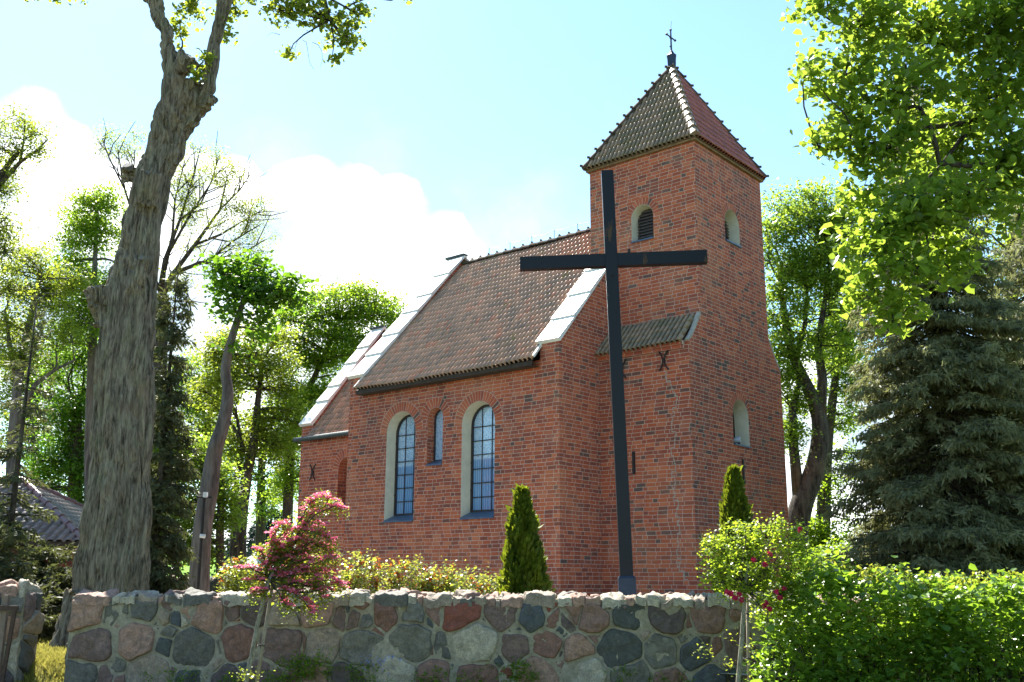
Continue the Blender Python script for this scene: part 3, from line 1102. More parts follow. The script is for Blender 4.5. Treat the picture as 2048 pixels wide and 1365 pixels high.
ridge_tiles('ridge_tiles', (XL + WC, YC, ZR + 0.0), (XE, YC, ZR + 0.0), 0.115, 0.33, TILE_D, nroof, seed=2)
lw = MB()                                              # lightning wire on small posts over the ridge
xs_ = np.linspace(XL + WC + 0.2, XE, 8)
for x in xs_:
    lw.tube([(x, YC, ZR + 0.05), (x, YC, ZR + 0.34)], 0.008, 5)
for a, c in zip(xs_[:-1], xs_[1:]):
    lw.tube([(a, YC, ZR + 0.32), ((a + c) / 2, YC, ZR + 0.28), (c, YC, ZR + 0.32)], 0.006, 5)
lw.build('lightning_wire', GUTTER, nroof)


def coping(xa, xb, yk, zk, zg, yc, nseg, side, lift=0.0, over=0.06):
    """sheet-metal capping on one slope of a gable, lapped in steps"""
    b = MB()
    y0 = yk
    dirv_ = Vector((0, yc - y0, zg - zk))
    Ln = dirv_.length
    dirv_.normalize()
    nrm = Vector((0, -dirv_.z, dirv_.y)) if dirv_.y > 0 else Vector((0, dirv_.z, -dirv_.y))
    fr = [0] + [(k + random.uniform(-0.12, 0.12)) / nseg for k in range(1, nseg)] + [1]
    for k in range(nseg):
        s0 = -0.07 if k == 0 else fr[k] * Ln - 0.05
        s1 = fr[k + 1] * Ln
        p0 = Vector((0, y0, zk)) + dirv_ * s0
        p1 = Vector((0, y0, zk)) + dirv_ * s1
        h0, h1 = 0.066, 0.020
        v = []
        for (p, h) in ((p0, h0), (p1, h1)):
            for x in (xa - over, xb + over):
                v.append(Vector((x, p.y, p.z)) + nrm * h)
                v.append(Vector((x, p.y, p.z)) - nrm * 0.035)
        A0, a0, B0, b0, A1, a1, B1, b1 = v
        b.poly([A0, B0, B1, A1])
        b.poly([a0, b0, B0, A0])
        b.poly([a0, A0, A1, a1])
        b.poly([B0, b0, b1, B1])
        b.poly([a1, b1, b0, a0])
        b.poly([A1, B1, b1, a1])
    return b.build('coping', COPING, church)


for (xa, xb) in ((XL, XL + WC), (-WC, 0.0)):
    coping(xa, xb, 0.0, ZK, ZG, YC, 6, 1)
    coping(xa, xb, 2 * YC, ZK, ZG, YC, 6, -1)
coping(XC, XC + 0.45, YCH, ZCK, ZCG, YC, 5, 1)
coping(XC, XC + 0.45, YCN, ZCK, ZCG, YC, 5, -1)
for (xa, xb, zc) in ((XL - 0.14, XL + WC + 0.07, ZG), (XC - 0.07, XC + 0.50, ZCG)):
    ab = MB()
    ab.box((xa, YC - 0.10, zc - 0.02), (xb, YC + 0.10, zc + 0.035))
    ab.build('apex_cap', GUTTER, church)
# chancel roof
PCH = math.atan2(ZCG - ZCK, YC - YCH)
zce = ZCE - 0.04
zcr = zce + (YC - YCH + 0.16) * math.tan(PCH)
zcr = min(zcr, ZCG - 0.26)
croof = slope_roof('chancel_roof', XC + 0.45, XL, YCH - 0.16, zce, YC, zcr, TILE, 5)
slope_roof('chancel_roof', XC + 0.45, XL, YCN + 0.16, zce, YC, zcr, TILE, 6)
ridge_tiles('ridge_tiles', (XC + 0.45, YC, zcr), (XL, YC, zcr), 0.11, 0.33, TILE_D, croof, seed=4)
ub = MB()
for ya in (YCH - 0.14, YCN + 0.14):
    ub.poly([(XC + 0.45, ya, zce - 0.06), (XL, ya, zce - 0.06), (XL, YC, zcr - 0.08), (XC + 0.45, YC, zcr - 0.08)])
ub.build('eaves_board', EAVEW, church)
gb = MB()
gb.tube([(XC - 0.1, YCH - 0.17, ZCE - 0.03), (XL, YCH - 0.17, ZCE - 0.03)], 0.07, 10)
gb.build('gutter', GUTTER, church)
db = MB()
db.tube([(XL - 0.10, YCH - 0.12, ZCE - 0.05), (XL - 0.10, YCH - 0.06, ZCE - 0.3), (XL - 0.10, YCH - 0.06, ZB)], 0.045, 8)
db.build('downpipe', GUTTER, church)
# lean-to roofs on the thick lower tower walls
for (sk, sg, sd) in ((sk_s, -1, 8), (sk_n, 1, 9)):
    ya, za, yb, zb = sk[0][0] + sg * 0.13, ZLOW + 0.0, sk[-1][0], ZUP + 0.02
    slope_roof('lean_to_roof', 0.0, W_ - 0.10, ya, za, yb, zb, TILE_M, sd, tw=0.125)
# tower roof
OV = 0.095
apx = Vector(((XE + W_) / 2, YC, 13.16))
c4 = [Vector((XE - OV, YSU - OV, ZT + 0.03)), Vector((W_ + OV, YSU - OV, ZT + 0.03)), Vector((W_ + OV, YNU + OV, ZT + 0.03)), Vector((XE - OV, YNU + OV, ZT + 0.03))]
troof = None
for k in range(4):
    a, c = c4[k], c4[(k + 1) % 4]
    mid = (a + c) / 2
    ex = (c - a).normalized()
    d = (apx - mid)
    Ln = d.length
    d.normalize()
    ez = ex.cross(d)
    V, F, r = pantiles((c - a).length, Ln, 0.125, 0.27, 0.85, 0.35, 20 + k)
    V = place(V, a, ex, d, ez)
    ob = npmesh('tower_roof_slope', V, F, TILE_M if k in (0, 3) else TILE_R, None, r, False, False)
    pl = []
    for (q, other) in ((a, c), (c, a)):
        n = (apx - q).cross(ez)
        if n.dot(other - q) > 0:
            n = -n
        pl.append((tuple(q), tuple(n.normalized())))
    clip_mesh(ob, pl)
    ob.parent = church
    if k == 0:
        troof = ob
for k in range(4):
    upv = (c4[k] - apx)
    upv = Vector((upv.x, upv.y, 3.2)).normalized()
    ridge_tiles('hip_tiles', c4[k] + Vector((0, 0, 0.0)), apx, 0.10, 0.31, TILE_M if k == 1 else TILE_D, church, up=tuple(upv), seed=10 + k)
sb = MB()
for k in range(4):
    a, c = c4[k], c4[(k + 1) % 4]
    sb.poly([a - Vector((0, 0, .05)), c - Vector((0, 0, .05)), apx - Vector((0, 0, .12))])
sb.poly([q - Vector((0, 0, .05)) for q in c4][::-1])
sb.build('eaves_board', simple_mat('ochre_brown_boarding', (0.15, 0.09, 0.045), 0.85, 0, 0.3, 10, 0.3), church)
# finial: dark sheet-metal box with an iron cross
fin = bpy.data.objects.new('finial', None)
COL.objects.link(fin)
fin.parent = church
fb = MB()
n = 6
x, y = apx.x, apx.y
pr_ = [(0.105, 12.86), (0.135, 13.46), (0.145, 13.47), (0.02, 13.60)]
for (r0, z0), (r1, z1) in zip(pr_[:-1], pr_[1:]):
    for k in range(n):
        a0, a1 = 2 * math.pi * k / n, 2 * math.pi * (k + 1) / n
        fb.quad((x + r0 * math.cos(a0), y + r0 * math.sin(a0), z0), (x + r0 * math.cos(a1), y + r0 * math.sin(a1), z0),
                (x + r1 * math.cos(a1), y + r1 * math.sin(a1), z1), (x + r1 * math.cos(a0), y + r1 * math.sin(a0), z1))
fb.build('finial_box', NAVY, fin)
fb = MB()
fb.tube([(x, y, 13.52), (x, y, 14.22)], [0.026, 0.020], 8)
fb.tube([(x, y, 13.56), (x, y, 13.66)], [0.07, 0.02], 8)
fb.tube([(x, y - 0.20, 14.02), (x, y + 0.20, 14.02)], 0.019, 8)
for q in ((x, y - 0.21, 14.02), (x, y + 0.21, 14.02), (x, y, 14.24)):
    fb.tube([(q[0], q[1], q[2] - 0.03), (q[0], q[1], q[2]), (q[0], q[1], q[2] + 0.03)], [0.018, 0.040, 0.018], 8)
fb.tube([(x, y - 0.07, 14.0), (x, y, 13.95), (x, y + 0.07, 14.0)], 0.012, 6)
fb.tube([(x, y, 13.72), (x, y - 0.07, 13.73)], 0.014, 6)
fb.tube([(x, y, 14.25), (x + 0.02, y + 0.03, 14.5)], 0.004, 5)
fb.build('iron_cross', NAVY, fin)
# iron wall anchors
for (h, z, y, curl) in ((1.77, 4.76, YSL, 1), (0.02 + 0.62, 4.70, YSL, 1), (-9.80, 2.98, YCH, 1)):
    b = MB()
    for s in (-1, 1):
        b.tube([(h + s * 0.13, y - 0.03, z + 0.23), (h + s * 0.05, y - 0.035, z + 0.13), (h + s * 0.012, y - 0.035, z), (h + s * 0.05, y - 0.035, z - 0.13), (h + s * 0.12, y - 0.03, z - 0.22)], 0.017, 6)
    b.box((h - 0.03, y - 0.05, z - 0.03), (h + 0.03, y + 0.02, z + 0.03))
    b.build('wall_anchor', DARKM, church)
b = MB()
b.box((0.88, YSL - 0.035, 2.30), (0.94, YSL + 0.02, 2.80))
b.build('anchor_bar', DARKM, church)
b = MB()
b.box((W_ - 0.02, 3.71, 2.15), (W_ + 0.035, 3.77, 2.72))
b.build('anchor_bar', DARKM, church)
b = MB()
b.box((0.50, YSU - 0.03, 7.55), (0.56, YSU + 0.02, 7.78))
b.build('anchor_bar', DARKM, church)


def ch_w(x, y, z):
    """church frame -> world"""
    return church.matrix_basis @ Vector((x, y, z))


church_M = Matrix.Translation(church.location) @ church.rotation_euler.to_matrix().to_4x4()
# floodlight lying on the tower window's sill
p = church_M @ Vector((W_ - 0.02, 3.66, 3.17))
fl = empty('floodlight', p, 'small grey floodlight lying on the sill of the lower tower window', 'floodlight')
b = MB()
dx = (church_M.to_3x3() @ Vector((0.75, 0.5, 0.1))).normalized()
b.tube([-dx * 0.22, -dx * 0.02, dx * 0.02], [0.045, 0.075, 0.085], 12)
b.build('lamp_housing', simple_mat('grey_lamp_housing', (0.35, 0.40, 0.48), 0.4, 0.2), fl)
b = MB()
b.tube([dx * 0.021, dx * 0.028], [0.08, 0.078], 14)
b.build('lens', simple_mat('frosted_lens', (0.65, 0.70, 0.75), 0.2), fl)
b = MB()
b.tube([(0, 0, -0.10), (0, 0, -0.04)], 0.03, 8)
b.build('foot', DARKM, fl)

# ------------------------------------------------------------------ stone walls
def clip_poly(poly, n, c):
    out = []
    for i in range(len(poly)):
        a, b = poly[i], poly[(i + 1) % len(poly)]
        da, db = a @ n - c, b @ n - c
        if da <= 0:
            out.append(a)
        if (da < 0 < db) or (db < 0 < da):
            out.append(a + (b - a) * (da / (da - db)))
    return out


def power_cells(W, H, seeds, wts):
    cells = []
    for i, s in enumerate(seeds):
        poly = [np.array(p, float) for p in ((0, 0), (W, 0), (W, H), (0, H))]
        for j in np.argsort(((seeds - s) ** 2).sum(1))[1:22]:
            q = seeds[j]
            n = q - s
            c = (q @ q - s @ s - wts[j] + wts[i]) / 2
            poly = clip_poly(poly, n, c)
            if len(poly) < 3:
                break
        if len(poly) >= 3:
            cells.append(poly)
    return cells


def value_noise(x, y, seed=0):
    def h(i, j):
        v = np.sin(i * 127.1 + j * 311.7 + seed * 74.7) * 43758.5453
        return v - np.floor(v)
    xi, yi = np.floor(x), np.floor(y)
    fx, fy = x - xi, y - yi
    fx, fy = fx * fx * (3 - 2 * fx), fy * fy * (3 - 2 * fy)
    return (h(xi, yi) * (1 - fx) + h(xi + 1, yi) * fx) * (1 - fy) + (h(xi, yi + 1) * (1 - fx) + h(xi + 1, yi + 1) * fx) * fy


def stone_face(W, H, step, rg, bulge=0.042, gap=0.019, small=0.35):
    """irregular field stones filling W x H; returns V (x, out, z), F, rnd"""
    seeds, wts = [], []
    ny = max(1, int(round(H / (step * 0.88))))
    for j in range(ny):
        x = rg.uniform(0.0, step * 0.7)
        while x < W:
            w = step * (rg.uniform(0.30, 0.55) if rg.random() < 0.30 else rg.uniform(0.8, 1.65))
            seeds.append((x + w / 2, (j + 0.5 + rg.uniform(-0.20, 0.20)) * H / ny))
            wts.append((w / 2) ** 2 * 0.85)
            if rg.random() < small:
                seeds.append((x + w + rg.uniform(-0.05, 0.05), (j + rg.uniform(0.0, 1.0)) * H / ny))
                wts.append(0.0)
            x += w
    seeds = np.array(seeds)
    V, F, rr = [], [], []
    for cell in power_cells(W, H, seeds, np.array(wts)):
        cen = np.mean(cell, 0)
        area = 0.5 * abs(sum(cell[i][0] * cell[(i + 1) % len(cell)][1] - cell[(i + 1) % len(cell)][0] * cell[i][1] for i in range(len(cell))))
        if area < 0.003:
            continue
        size = math.sqrt(area)
        # shrink, resample, round the corners, roughen
        g = gap * rg.uniform(0.5, 1.5)
        k = max(0.55, 1 - 2 * g / size)
        pts = [cen + (p - cen) * k for p in cell]
        N = 40
        per = np.array([np.linalg.norm(pts[(i + 1) % len(pts)] - pts[i]) for i in range(len(pts))])
        cum = np.concatenate([[0], np.cumsum(per)])
        out = []
        for q in np.linspace(0, cum[-1], N, endpoint=False):
            i = min(np.searchsorted(cum, q, 'right') - 1, len(pts) - 1)
            t = (q - cum[i]) / max(per[i], 1e-6)
            out.append(pts[i] + (pts[(i + 1) % len(pts)] - pts[i]) * t)
        out = np.array(out)
        for _ in range(0):
            out = 0.5 * out + 0.25 * np.roll(out, 1, 0) + 0.25 * np.roll(out, -1, 0)
        sd = rg.uniform(0, 99)
        rad = out - cen
        nz = value_noise(out[:, 0] * 9 + sd, out[:, 1] * 9, 3) - 0.5
        nz2 = value_noise(out[:, 0] * 30 + sd, out[:, 1] * 30, 4) - 0.5
        out = cen + rad * (1 + 0.20 * nz + 0.07 * nz2)[:, None]
        out = 0.7 * out + 0.15 * np.roll(out, 1, 0) + 0.15 * np.roll(out, -1, 0)
        b0 = len(V)
        bl = bulge * rg.uniform(0.7, 1.25) * min(1.3, size / 0.3)
        tilt = rg.normal(0, 0.07, 2)
        prof = [(1.015, -0.3), (1.0, 0.30), (0.975, 0.68), (0.93, 0.88), (0.80, 0.96), (0.5, 1.0), (0.25, 1.0)]
        rv = rg.random()
        for (s, d) in prof:
            p = cen + (out - cen) * s
            rel = p - cen
            dd = bl * d + (rel @ tilt) * (0.3 + 0.7 * (d > 0.5))
            dd = dd + (value_noise(p[:, 0] * 7 + sd, p[:, 1] * 7, 1) - 0.5) * 0.050 * min(1, max(d, 0) * 1.2)
            dd = dd + (value_noise(p[:, 0] * 24 + sd, p[:, 1] * 24, 2) - 0.5) * 0.022 * min(1, max(d, 0))
            for (xy, q) in zip(p, dd):
                V.append((xy[0], q, xy[1]))
        V.append((cen[0], bl * 1.02, cen[1]))
        for r_ in range(len(prof) - 1):
            for k2 in range(N):
                a, c = b0 + r_ * N + k2, b0 + r_ * N + (k2 + 1) % N
                F.append((a, c, c + N, a + N))
                rr.append(rv)
        last = b0 + (len(prof) - 1) * N
        for k2 in range(N):
            F.append((last + k2, last + (k2 + 1) % N, b0 + len(prof) * N, b0 + len(prof) * N))
            rr.append(rv)
    return np.array(V), F, rr


def quad_tri_mesh(name, V, F, mat, parent, rr, smooth=True):
    F2 = [f if len(set(f)) == 4 else tuple(dict.fromkeys(f)) for f in F]
    me = bpy.data.meshes.new(name)
    me.from_pydata([tuple(v) for v in V], [], F2)
    a = me.attributes.new('rnd', 'FLOAT', 'FACE')
    a.data.foreach_set('value', list(rr))
    if smooth:
        me.polygons.foreach_set('use_smooth', [True] * len(me.polygons))
    me.materials.append(mat)
    o = bpy.data.objects.new(name, me)
    COL.objects.link(o)
    o.parent = parent
    return o


def stone_wall(name, a, b, z0, z1, thick, step, label, cat, seed, cap=True, capsz=0.34, ends=(True, True), small=0.8, rough=1.6):
    """wall from a to b (ground points); its face looks to the right of the direction a->b rotated -90 deg"""
    rg = np.random.default_rng(seed)
    a, b = np.array(a, float), np.array(b, float)
    L = np.linalg.norm(b - a)
    ang = math.atan2(b[1] - a[1], b[0] - a[0])
    root = empty(name, (a[0], a[1], z0), label, cat, rz=ang)
    H = z1 - z0
    # mortar core with a wavy surface
    nx, nz = max(4, int(L / 0.12)), max(4, int(H / 0.12))
    V, F = [], []
    def sheet(fn, nu, nv):
        base = len(V)
        for j in range(nv + 1):
            for i in range(nu + 1):
                V.append(fn(i / nu, j / nv))
        for j in range(nv):
            for i in range(nu):
                q = base + j * (nu + 1) + i
                F.append((q, q + 1, q + nu + 2, q + nu + 1))
    def wob(x, z):
        return (value_noise(np.array(x * 5.0), np.array(z * 5.0), seed) - 0.5) * 0.05
    ny = max(2, int(thick / 0.12))
    sheet(lambda u, v: (u * L, -0.010 - wob(u * L, v * H) * (1 if 0 < v < 1 and 0 < u < 1 else 0), v * H), nx, nz)
    sheet(lambda u, v: (L - u * L, thick, v * H), nx, nz)
    sheet(lambda u, v: (0.0, thick - v * thick, u * H), nz, ny)
    sheet(lambda u, v: (L, v * thick, u * H), nz, ny)
    sheet(lambda u, v: (u * L, v * thick, H + wob(u * L + 9, v) * (0 < v < 1)), nx, ny)
    npmesh('mortar_core', V, F, MORTAR, root, None, True, False)
    # face stones: front, both ends, back
    V, F, rr = stone_face(L, H - 0.03, step, rg, small=small)
    V[:, 1] *= -1
    AV, AF, AR = [V], [tuple(reversed(f)) for f in F], list(rr)
    def add(Vn, Fn, rn):
        off = sum(len(q) for q in AV)
        AV.append(Vn)
        AF.extend([tuple(i + off for i in f) for f in Fn])
        AR.extend(rn)
    V, F, rr = stone_face(L, H - 0.03, step, rg, small=small)
    V[:, 1] += thick
    add(V, F, rr)
    for e, x, sg in ((ends[0], 0.0, -1), (ends[1], L, 1)):
        if e:
            V, F, rr = stone_face(thick, H - 0.03, step * 0.8, rg, small=small)
            Vn = np.stack([x + sg * V[:, 1], V[:, 0], V[:, 2]], -1)
            add(Vn, F, rr)
    if cap:
        # rough flat stones bedded on top, edges broken
        V, F, rr = stone_face(L, thick + 0.10, capsz, rg, bulge=0.075, gap=0.012, small=0.8)
        Vn = np.stack([V[:, 0], V[:, 2] - 0.06, H - 0.005 + V[:, 1] * 1.0], -1)
        edge = np.clip((0.1 - Vn[:, 1]) / 0.1, 0, 1)
        Vn[:, 2] += rough * 0.05 * (value_noise(Vn[:, 0] * 6, Vn[:, 1] * 6, 5) - 0.5) + rough * 0.03 * (value_noise(Vn[:, 0] * 19, Vn[:, 1] * 19, 8) - 0.5)
        Vn[:, 2] -= 0.02 * edge
        # give the slabs depth below the bed
        low = V[:, 1] < 0.004
        Vn[low, 2] -= 0.06
        pale = [0.40, 0.42, 0.79, 0.96, 0.98, 0.55, 0.13, 0.97, 0.83]
        rr = [pale[int(q * 997) % 9] for q in rr]
        add(Vn, [tuple(reversed(f)) for f in F], rr)
    quad_tri_mesh('stones', np.concatenate(AV), AF, STONE, root, AR, True)
    return root


YW = 15.4
pL, pR = P(146, 1190, YW), P(1500, 1212, YW - 0.15)
stone_wall('stone_wall', (pL[0], YW), (pR[0] + 2.6, YW - 0.55), 0.0, 1.33, 0.55, 0.44,
           'long waist-high wall of mixed field stones in mortar in front of the church', 'stone wall', 31, ends=(True, False))
pP = P(58, 1190, YW + 0.1)
stone_wall('gate_pillar', (pP[0] - 1.25, YW + 0.1), (pP[0] - 0.05, YW + 0.1), 0.0, 1.42, 0.55, 0.42,
           'short field stone gate pier at the left edge beside the grassy gap', 'gate pier', 33, capsz=0.5, rough=1.4)
# enclosure wall behind, seen over the front wall
q0, q1 = P(300, 1162, 42), P(620, 1166, 40)
stone_wall('enclosure_wall', (q0[0], 42), (q1[0], 40), 0.2, 1.57, 0.5, 0.55,
           'distant reddish stone wall behind the leaning grey trunk', 'stone wall', 35)
q0, q1 = P(1690, 1160, 27), P(2300, 1160, 22)
stone_wall('enclosure_wall', (q0[0], 27), (q1[0], 22), 0.2, 1.60, 0.5, 0.50,
           'pale topped stone wall half hidden behind the hedge under the spruce', 'stone wall', 36)

# rusty gate beside the pier
g = P(0, 1220, YW - 0.25)
gate = empty('gate', (g[0] - 0.75, YW - 0.25, 0.0), 'rusty iron gate frame standing open before the left gate pier', 'gate')
zt = P(20, 1217, YW - 0.25)[2]
xr = P(22, 1217, YW - 0.25)[0] - (g[0] - 0.75)
b = MB()
b.beam((-0.4, 0, zt), (xr + 0.10, 0, zt), 0.05, 0.07)
b.beam((-0.4, 0, 0.15), (xr + 0.03, 0, 0.15), 0.05, 0.06)
b.beam((xr + 0.06, 0, zt), (xr - 0.01, 0, 0.1), 0.045, 0.05)
b.build('gate_frame', RUST, gate)
b = MB()
for k in range(5):
    x = -0.35 + k * 0.2
    b.beam((x, 0, 0.15), (x, 0, zt), 0.014, 0.014)
b.build('gate_bars', RUST, gate)
b = MB()
x2 = P(10, 1190, YW - 0.25)[0] - (g[0] - 0.75)
b.beam((x2, 0.06, 0), (x2, 0.06, P(10, 1190, YW)[2]), 0.07, 0.07)
b.build('gate_post', simple_mat('faded_brown_paint', (0.16, 0.115, 0.09), 0.7, 0, 0.3, 9.0, 0.2), gate)

# ------------------------------------------------------------------ the tall black cross
YX = 17.2
pb_, pt_ = P(1255, 1195, YX), P(1214, 345, YX)
d = (pt_ - pb_) / np.linalg.norm(pt_ - pb_)
gz = 0.3
base = pb_ + d * ((gz - pb_[2]) / d[2])
cross = empty('wooden_cross', base, 'tall black painted wooden cross behind the stone wall before the tower', 'cross')
dv = Vector(d)
cy = math.radians(-3.0)
xv = Vector((math.cos(cy), math.sin(cy), 0))
xv = (xv - dv * xv.dot(dv)).normalized()
yv = dv.cross(xv)


def frame_at(org):
    M = Matrix((xv, yv, dv)).transposed().to_4x4()
    M.translation = org
    return M


Lp = (Vector(pt_) - Vector(base)).length
PW = 0.215
b = MB()
b.box((-PW / 2, -PW / 2, 0.3), (PW / 2, PW / 2, Lp), frame_at(Vector((0, 0, 0))))
b.build('post', BLACKW, cross, bevel=0.012)
b = MB()
zc = (Vector(P(1226, 522, YX)) - Vector(base)).dot(dv)
lx = (Vector(P(1040, 531, YX)) - Vector(base)).dot(xv)
rx = (Vector(P(1412, 517, YX)) - Vector(base)).dot(xv)
b.box((lx, -PW * 0.38, zc - 0.115), (rx, PW * 0.38, zc + 0.115), frame_at(Vector((0, 0, 0))))
b.build('crossbar', BLACKW, cross, bevel=0.010)
b = MB()
zs = (Vector(P(1255, 1152, YX)) - Vector(base)).dot(dv)
M0 = frame_at(Vector((0, 0, 0)))
w0 = PW / 2 + 0.035
b.box((-w0, -w0, 0.0), (w0, w0, zs - 0.04), M0)
for (r0, z0, r1, z1) in ((w0, zs - 0.04, PW / 2 + 0.012, zs),):
    q0 = [M0 @ Vector((sx * r0, sy * r0, z0)) for sx, sy in ((-1, -1), (1, -1), (1, 1), (-1, 1))]
    q1 = [M0 @ Vector((sx * r1, sy * r1, z1)) for sx, sy in ((-1, -1), (1, -1), (1, 1), (-1, 1))]
    for k in range(4):
        b.quad(q0[k], q0[(k + 1) % 4], q1[(k + 1) % 4], q1[k])
b.build('base_sleeve', NAVY, cross)
b = MB()
zh = (Vector(P(1225, 556, YX)) - Vector(base)).dot(dv)
for k in range(1):
    b.tube([M0 @ Vector((0, -PW / 2 - 0.004, zh)), M0 @ Vector((0, -PW / 2 + 0.02, zh))], 0.026, 12)
b.build('bolt_hole', simple_mat('bare_hole', (0.004, 0.004, 0.004), 0.9), cross)


# ------------------------------------------------------------------ plants
def leaves(C, size, up=0.4, aspect=0.75, fold=0.25, droop=0.0, seed=0, jitter=0.35):
    """kite leaves at the points C: V, F(quads), rnd"""
    rg = np.random.default_rng(seed)
    n = len(C)
    nrm = rg.normal(0, 1, (n, 3))
    nrm[:, 2] = np.abs(nrm[:, 2]) + up * 2
    nrm /= np.linalg.norm(nrm, axis=1)[:, None]
    t = rg.normal(0, 1, (n, 3))
    t[:, 2] -= droop
    t -= nrm * (t * nrm).sum(1)[:, None]
    t /= np.linalg.norm(t, axis=1)[:, None]
    s = np.cross(nrm, t)
    L = size * np.exp(rg.normal(0, jitter * 0.6, n))[:, None]
    w = L * aspect * 0.5
    a = C - t * L * 0.5
    c = C + t * L * 0.5
    l = C - t * L * 0.06 + s * w + nrm * w * fold
    r = C - t * L * 0.06 - s * w + nrm * w * fold
    V = np.stack([a, r, c, l], 1).reshape(-1, 3)
    F = np.arange(4 * n).reshape(-1, 4)
    return V, F, rg.random(n)


def heart_leaves(C, size, seed=0, droop=0.5, up=0.3):
    """broad leaves with a midrib fold (two quads each)"""
    rg = np.random.default_rng(seed)
    n = len(C)
    nrm = rg.normal(0, 1, (n, 3))
    nrm[:, 2] = np.abs(nrm[:, 2]) + up * 2
    nrm /= np.linalg.norm(nrm, axis=1)[:, None]
    t = rg.normal(0, 1, (n, 3))
    t[:, 2] -= droop
    t -= nrm * (t * nrm).sum(1)[:, None]
    t /= np.linalg.norm(t, axis=1)[:, None]
    s = np.cross(nrm, t)
    L = (size * np.exp(rg.normal(0, 0.32, n)))[:, None]
    w = L * 0.46
    a = C - t * L * 0.42
    tip = C + t * L * 0.6 - nrm * L * 0.10
    l1 = C - t * L * 0.34 + s * w * 0.85 + nrm * w * 0.28
    l2 = C + t * L * 0.14 + s * w * 0.86 + nrm * w * 0.20
    r1 = C - t * L * 0.34 - s * w * 0.85 + nrm * w * 0.28
    r2 = C + t * L * 0.14 - s * w * 0.86 + nrm * w * 0.20
    V = np.stack([a, r1, r2, tip, l2, l1], 1).reshape(-1, 3)
    i = np.arange(n)[:, None] * 6
    F = np.concatenate([i + np.array([[0, 1, 2, 3]]), i + np.array([[0, 3, 4, 5]])])
    r = rg.random(n)
    return V, F, np.concatenate([r, r])


def curve_pts(a, b, rg, sag=0.12, n=5):
    a, b = np.array(a), np.array(b)
    L = np.linalg.norm(b - a)
    off = rg.normal(0, sag, 3) * L
    off[2] = abs(off[2]) * 0.6
    off2 = rg.normal(0, sag * 0.35, 3) * L
    ts = np.linspace(0, 1, n)
    return [a + (b - a) * t + off * math.sin(math.pi * t) * (1 - t * 0.4) + off2 * math.sin(2 * math.pi * t) for t in ts]


def tube_np(b, pts, rads, n=6):
    b.tube([tuple(p) for p in pts], list(rads), n)


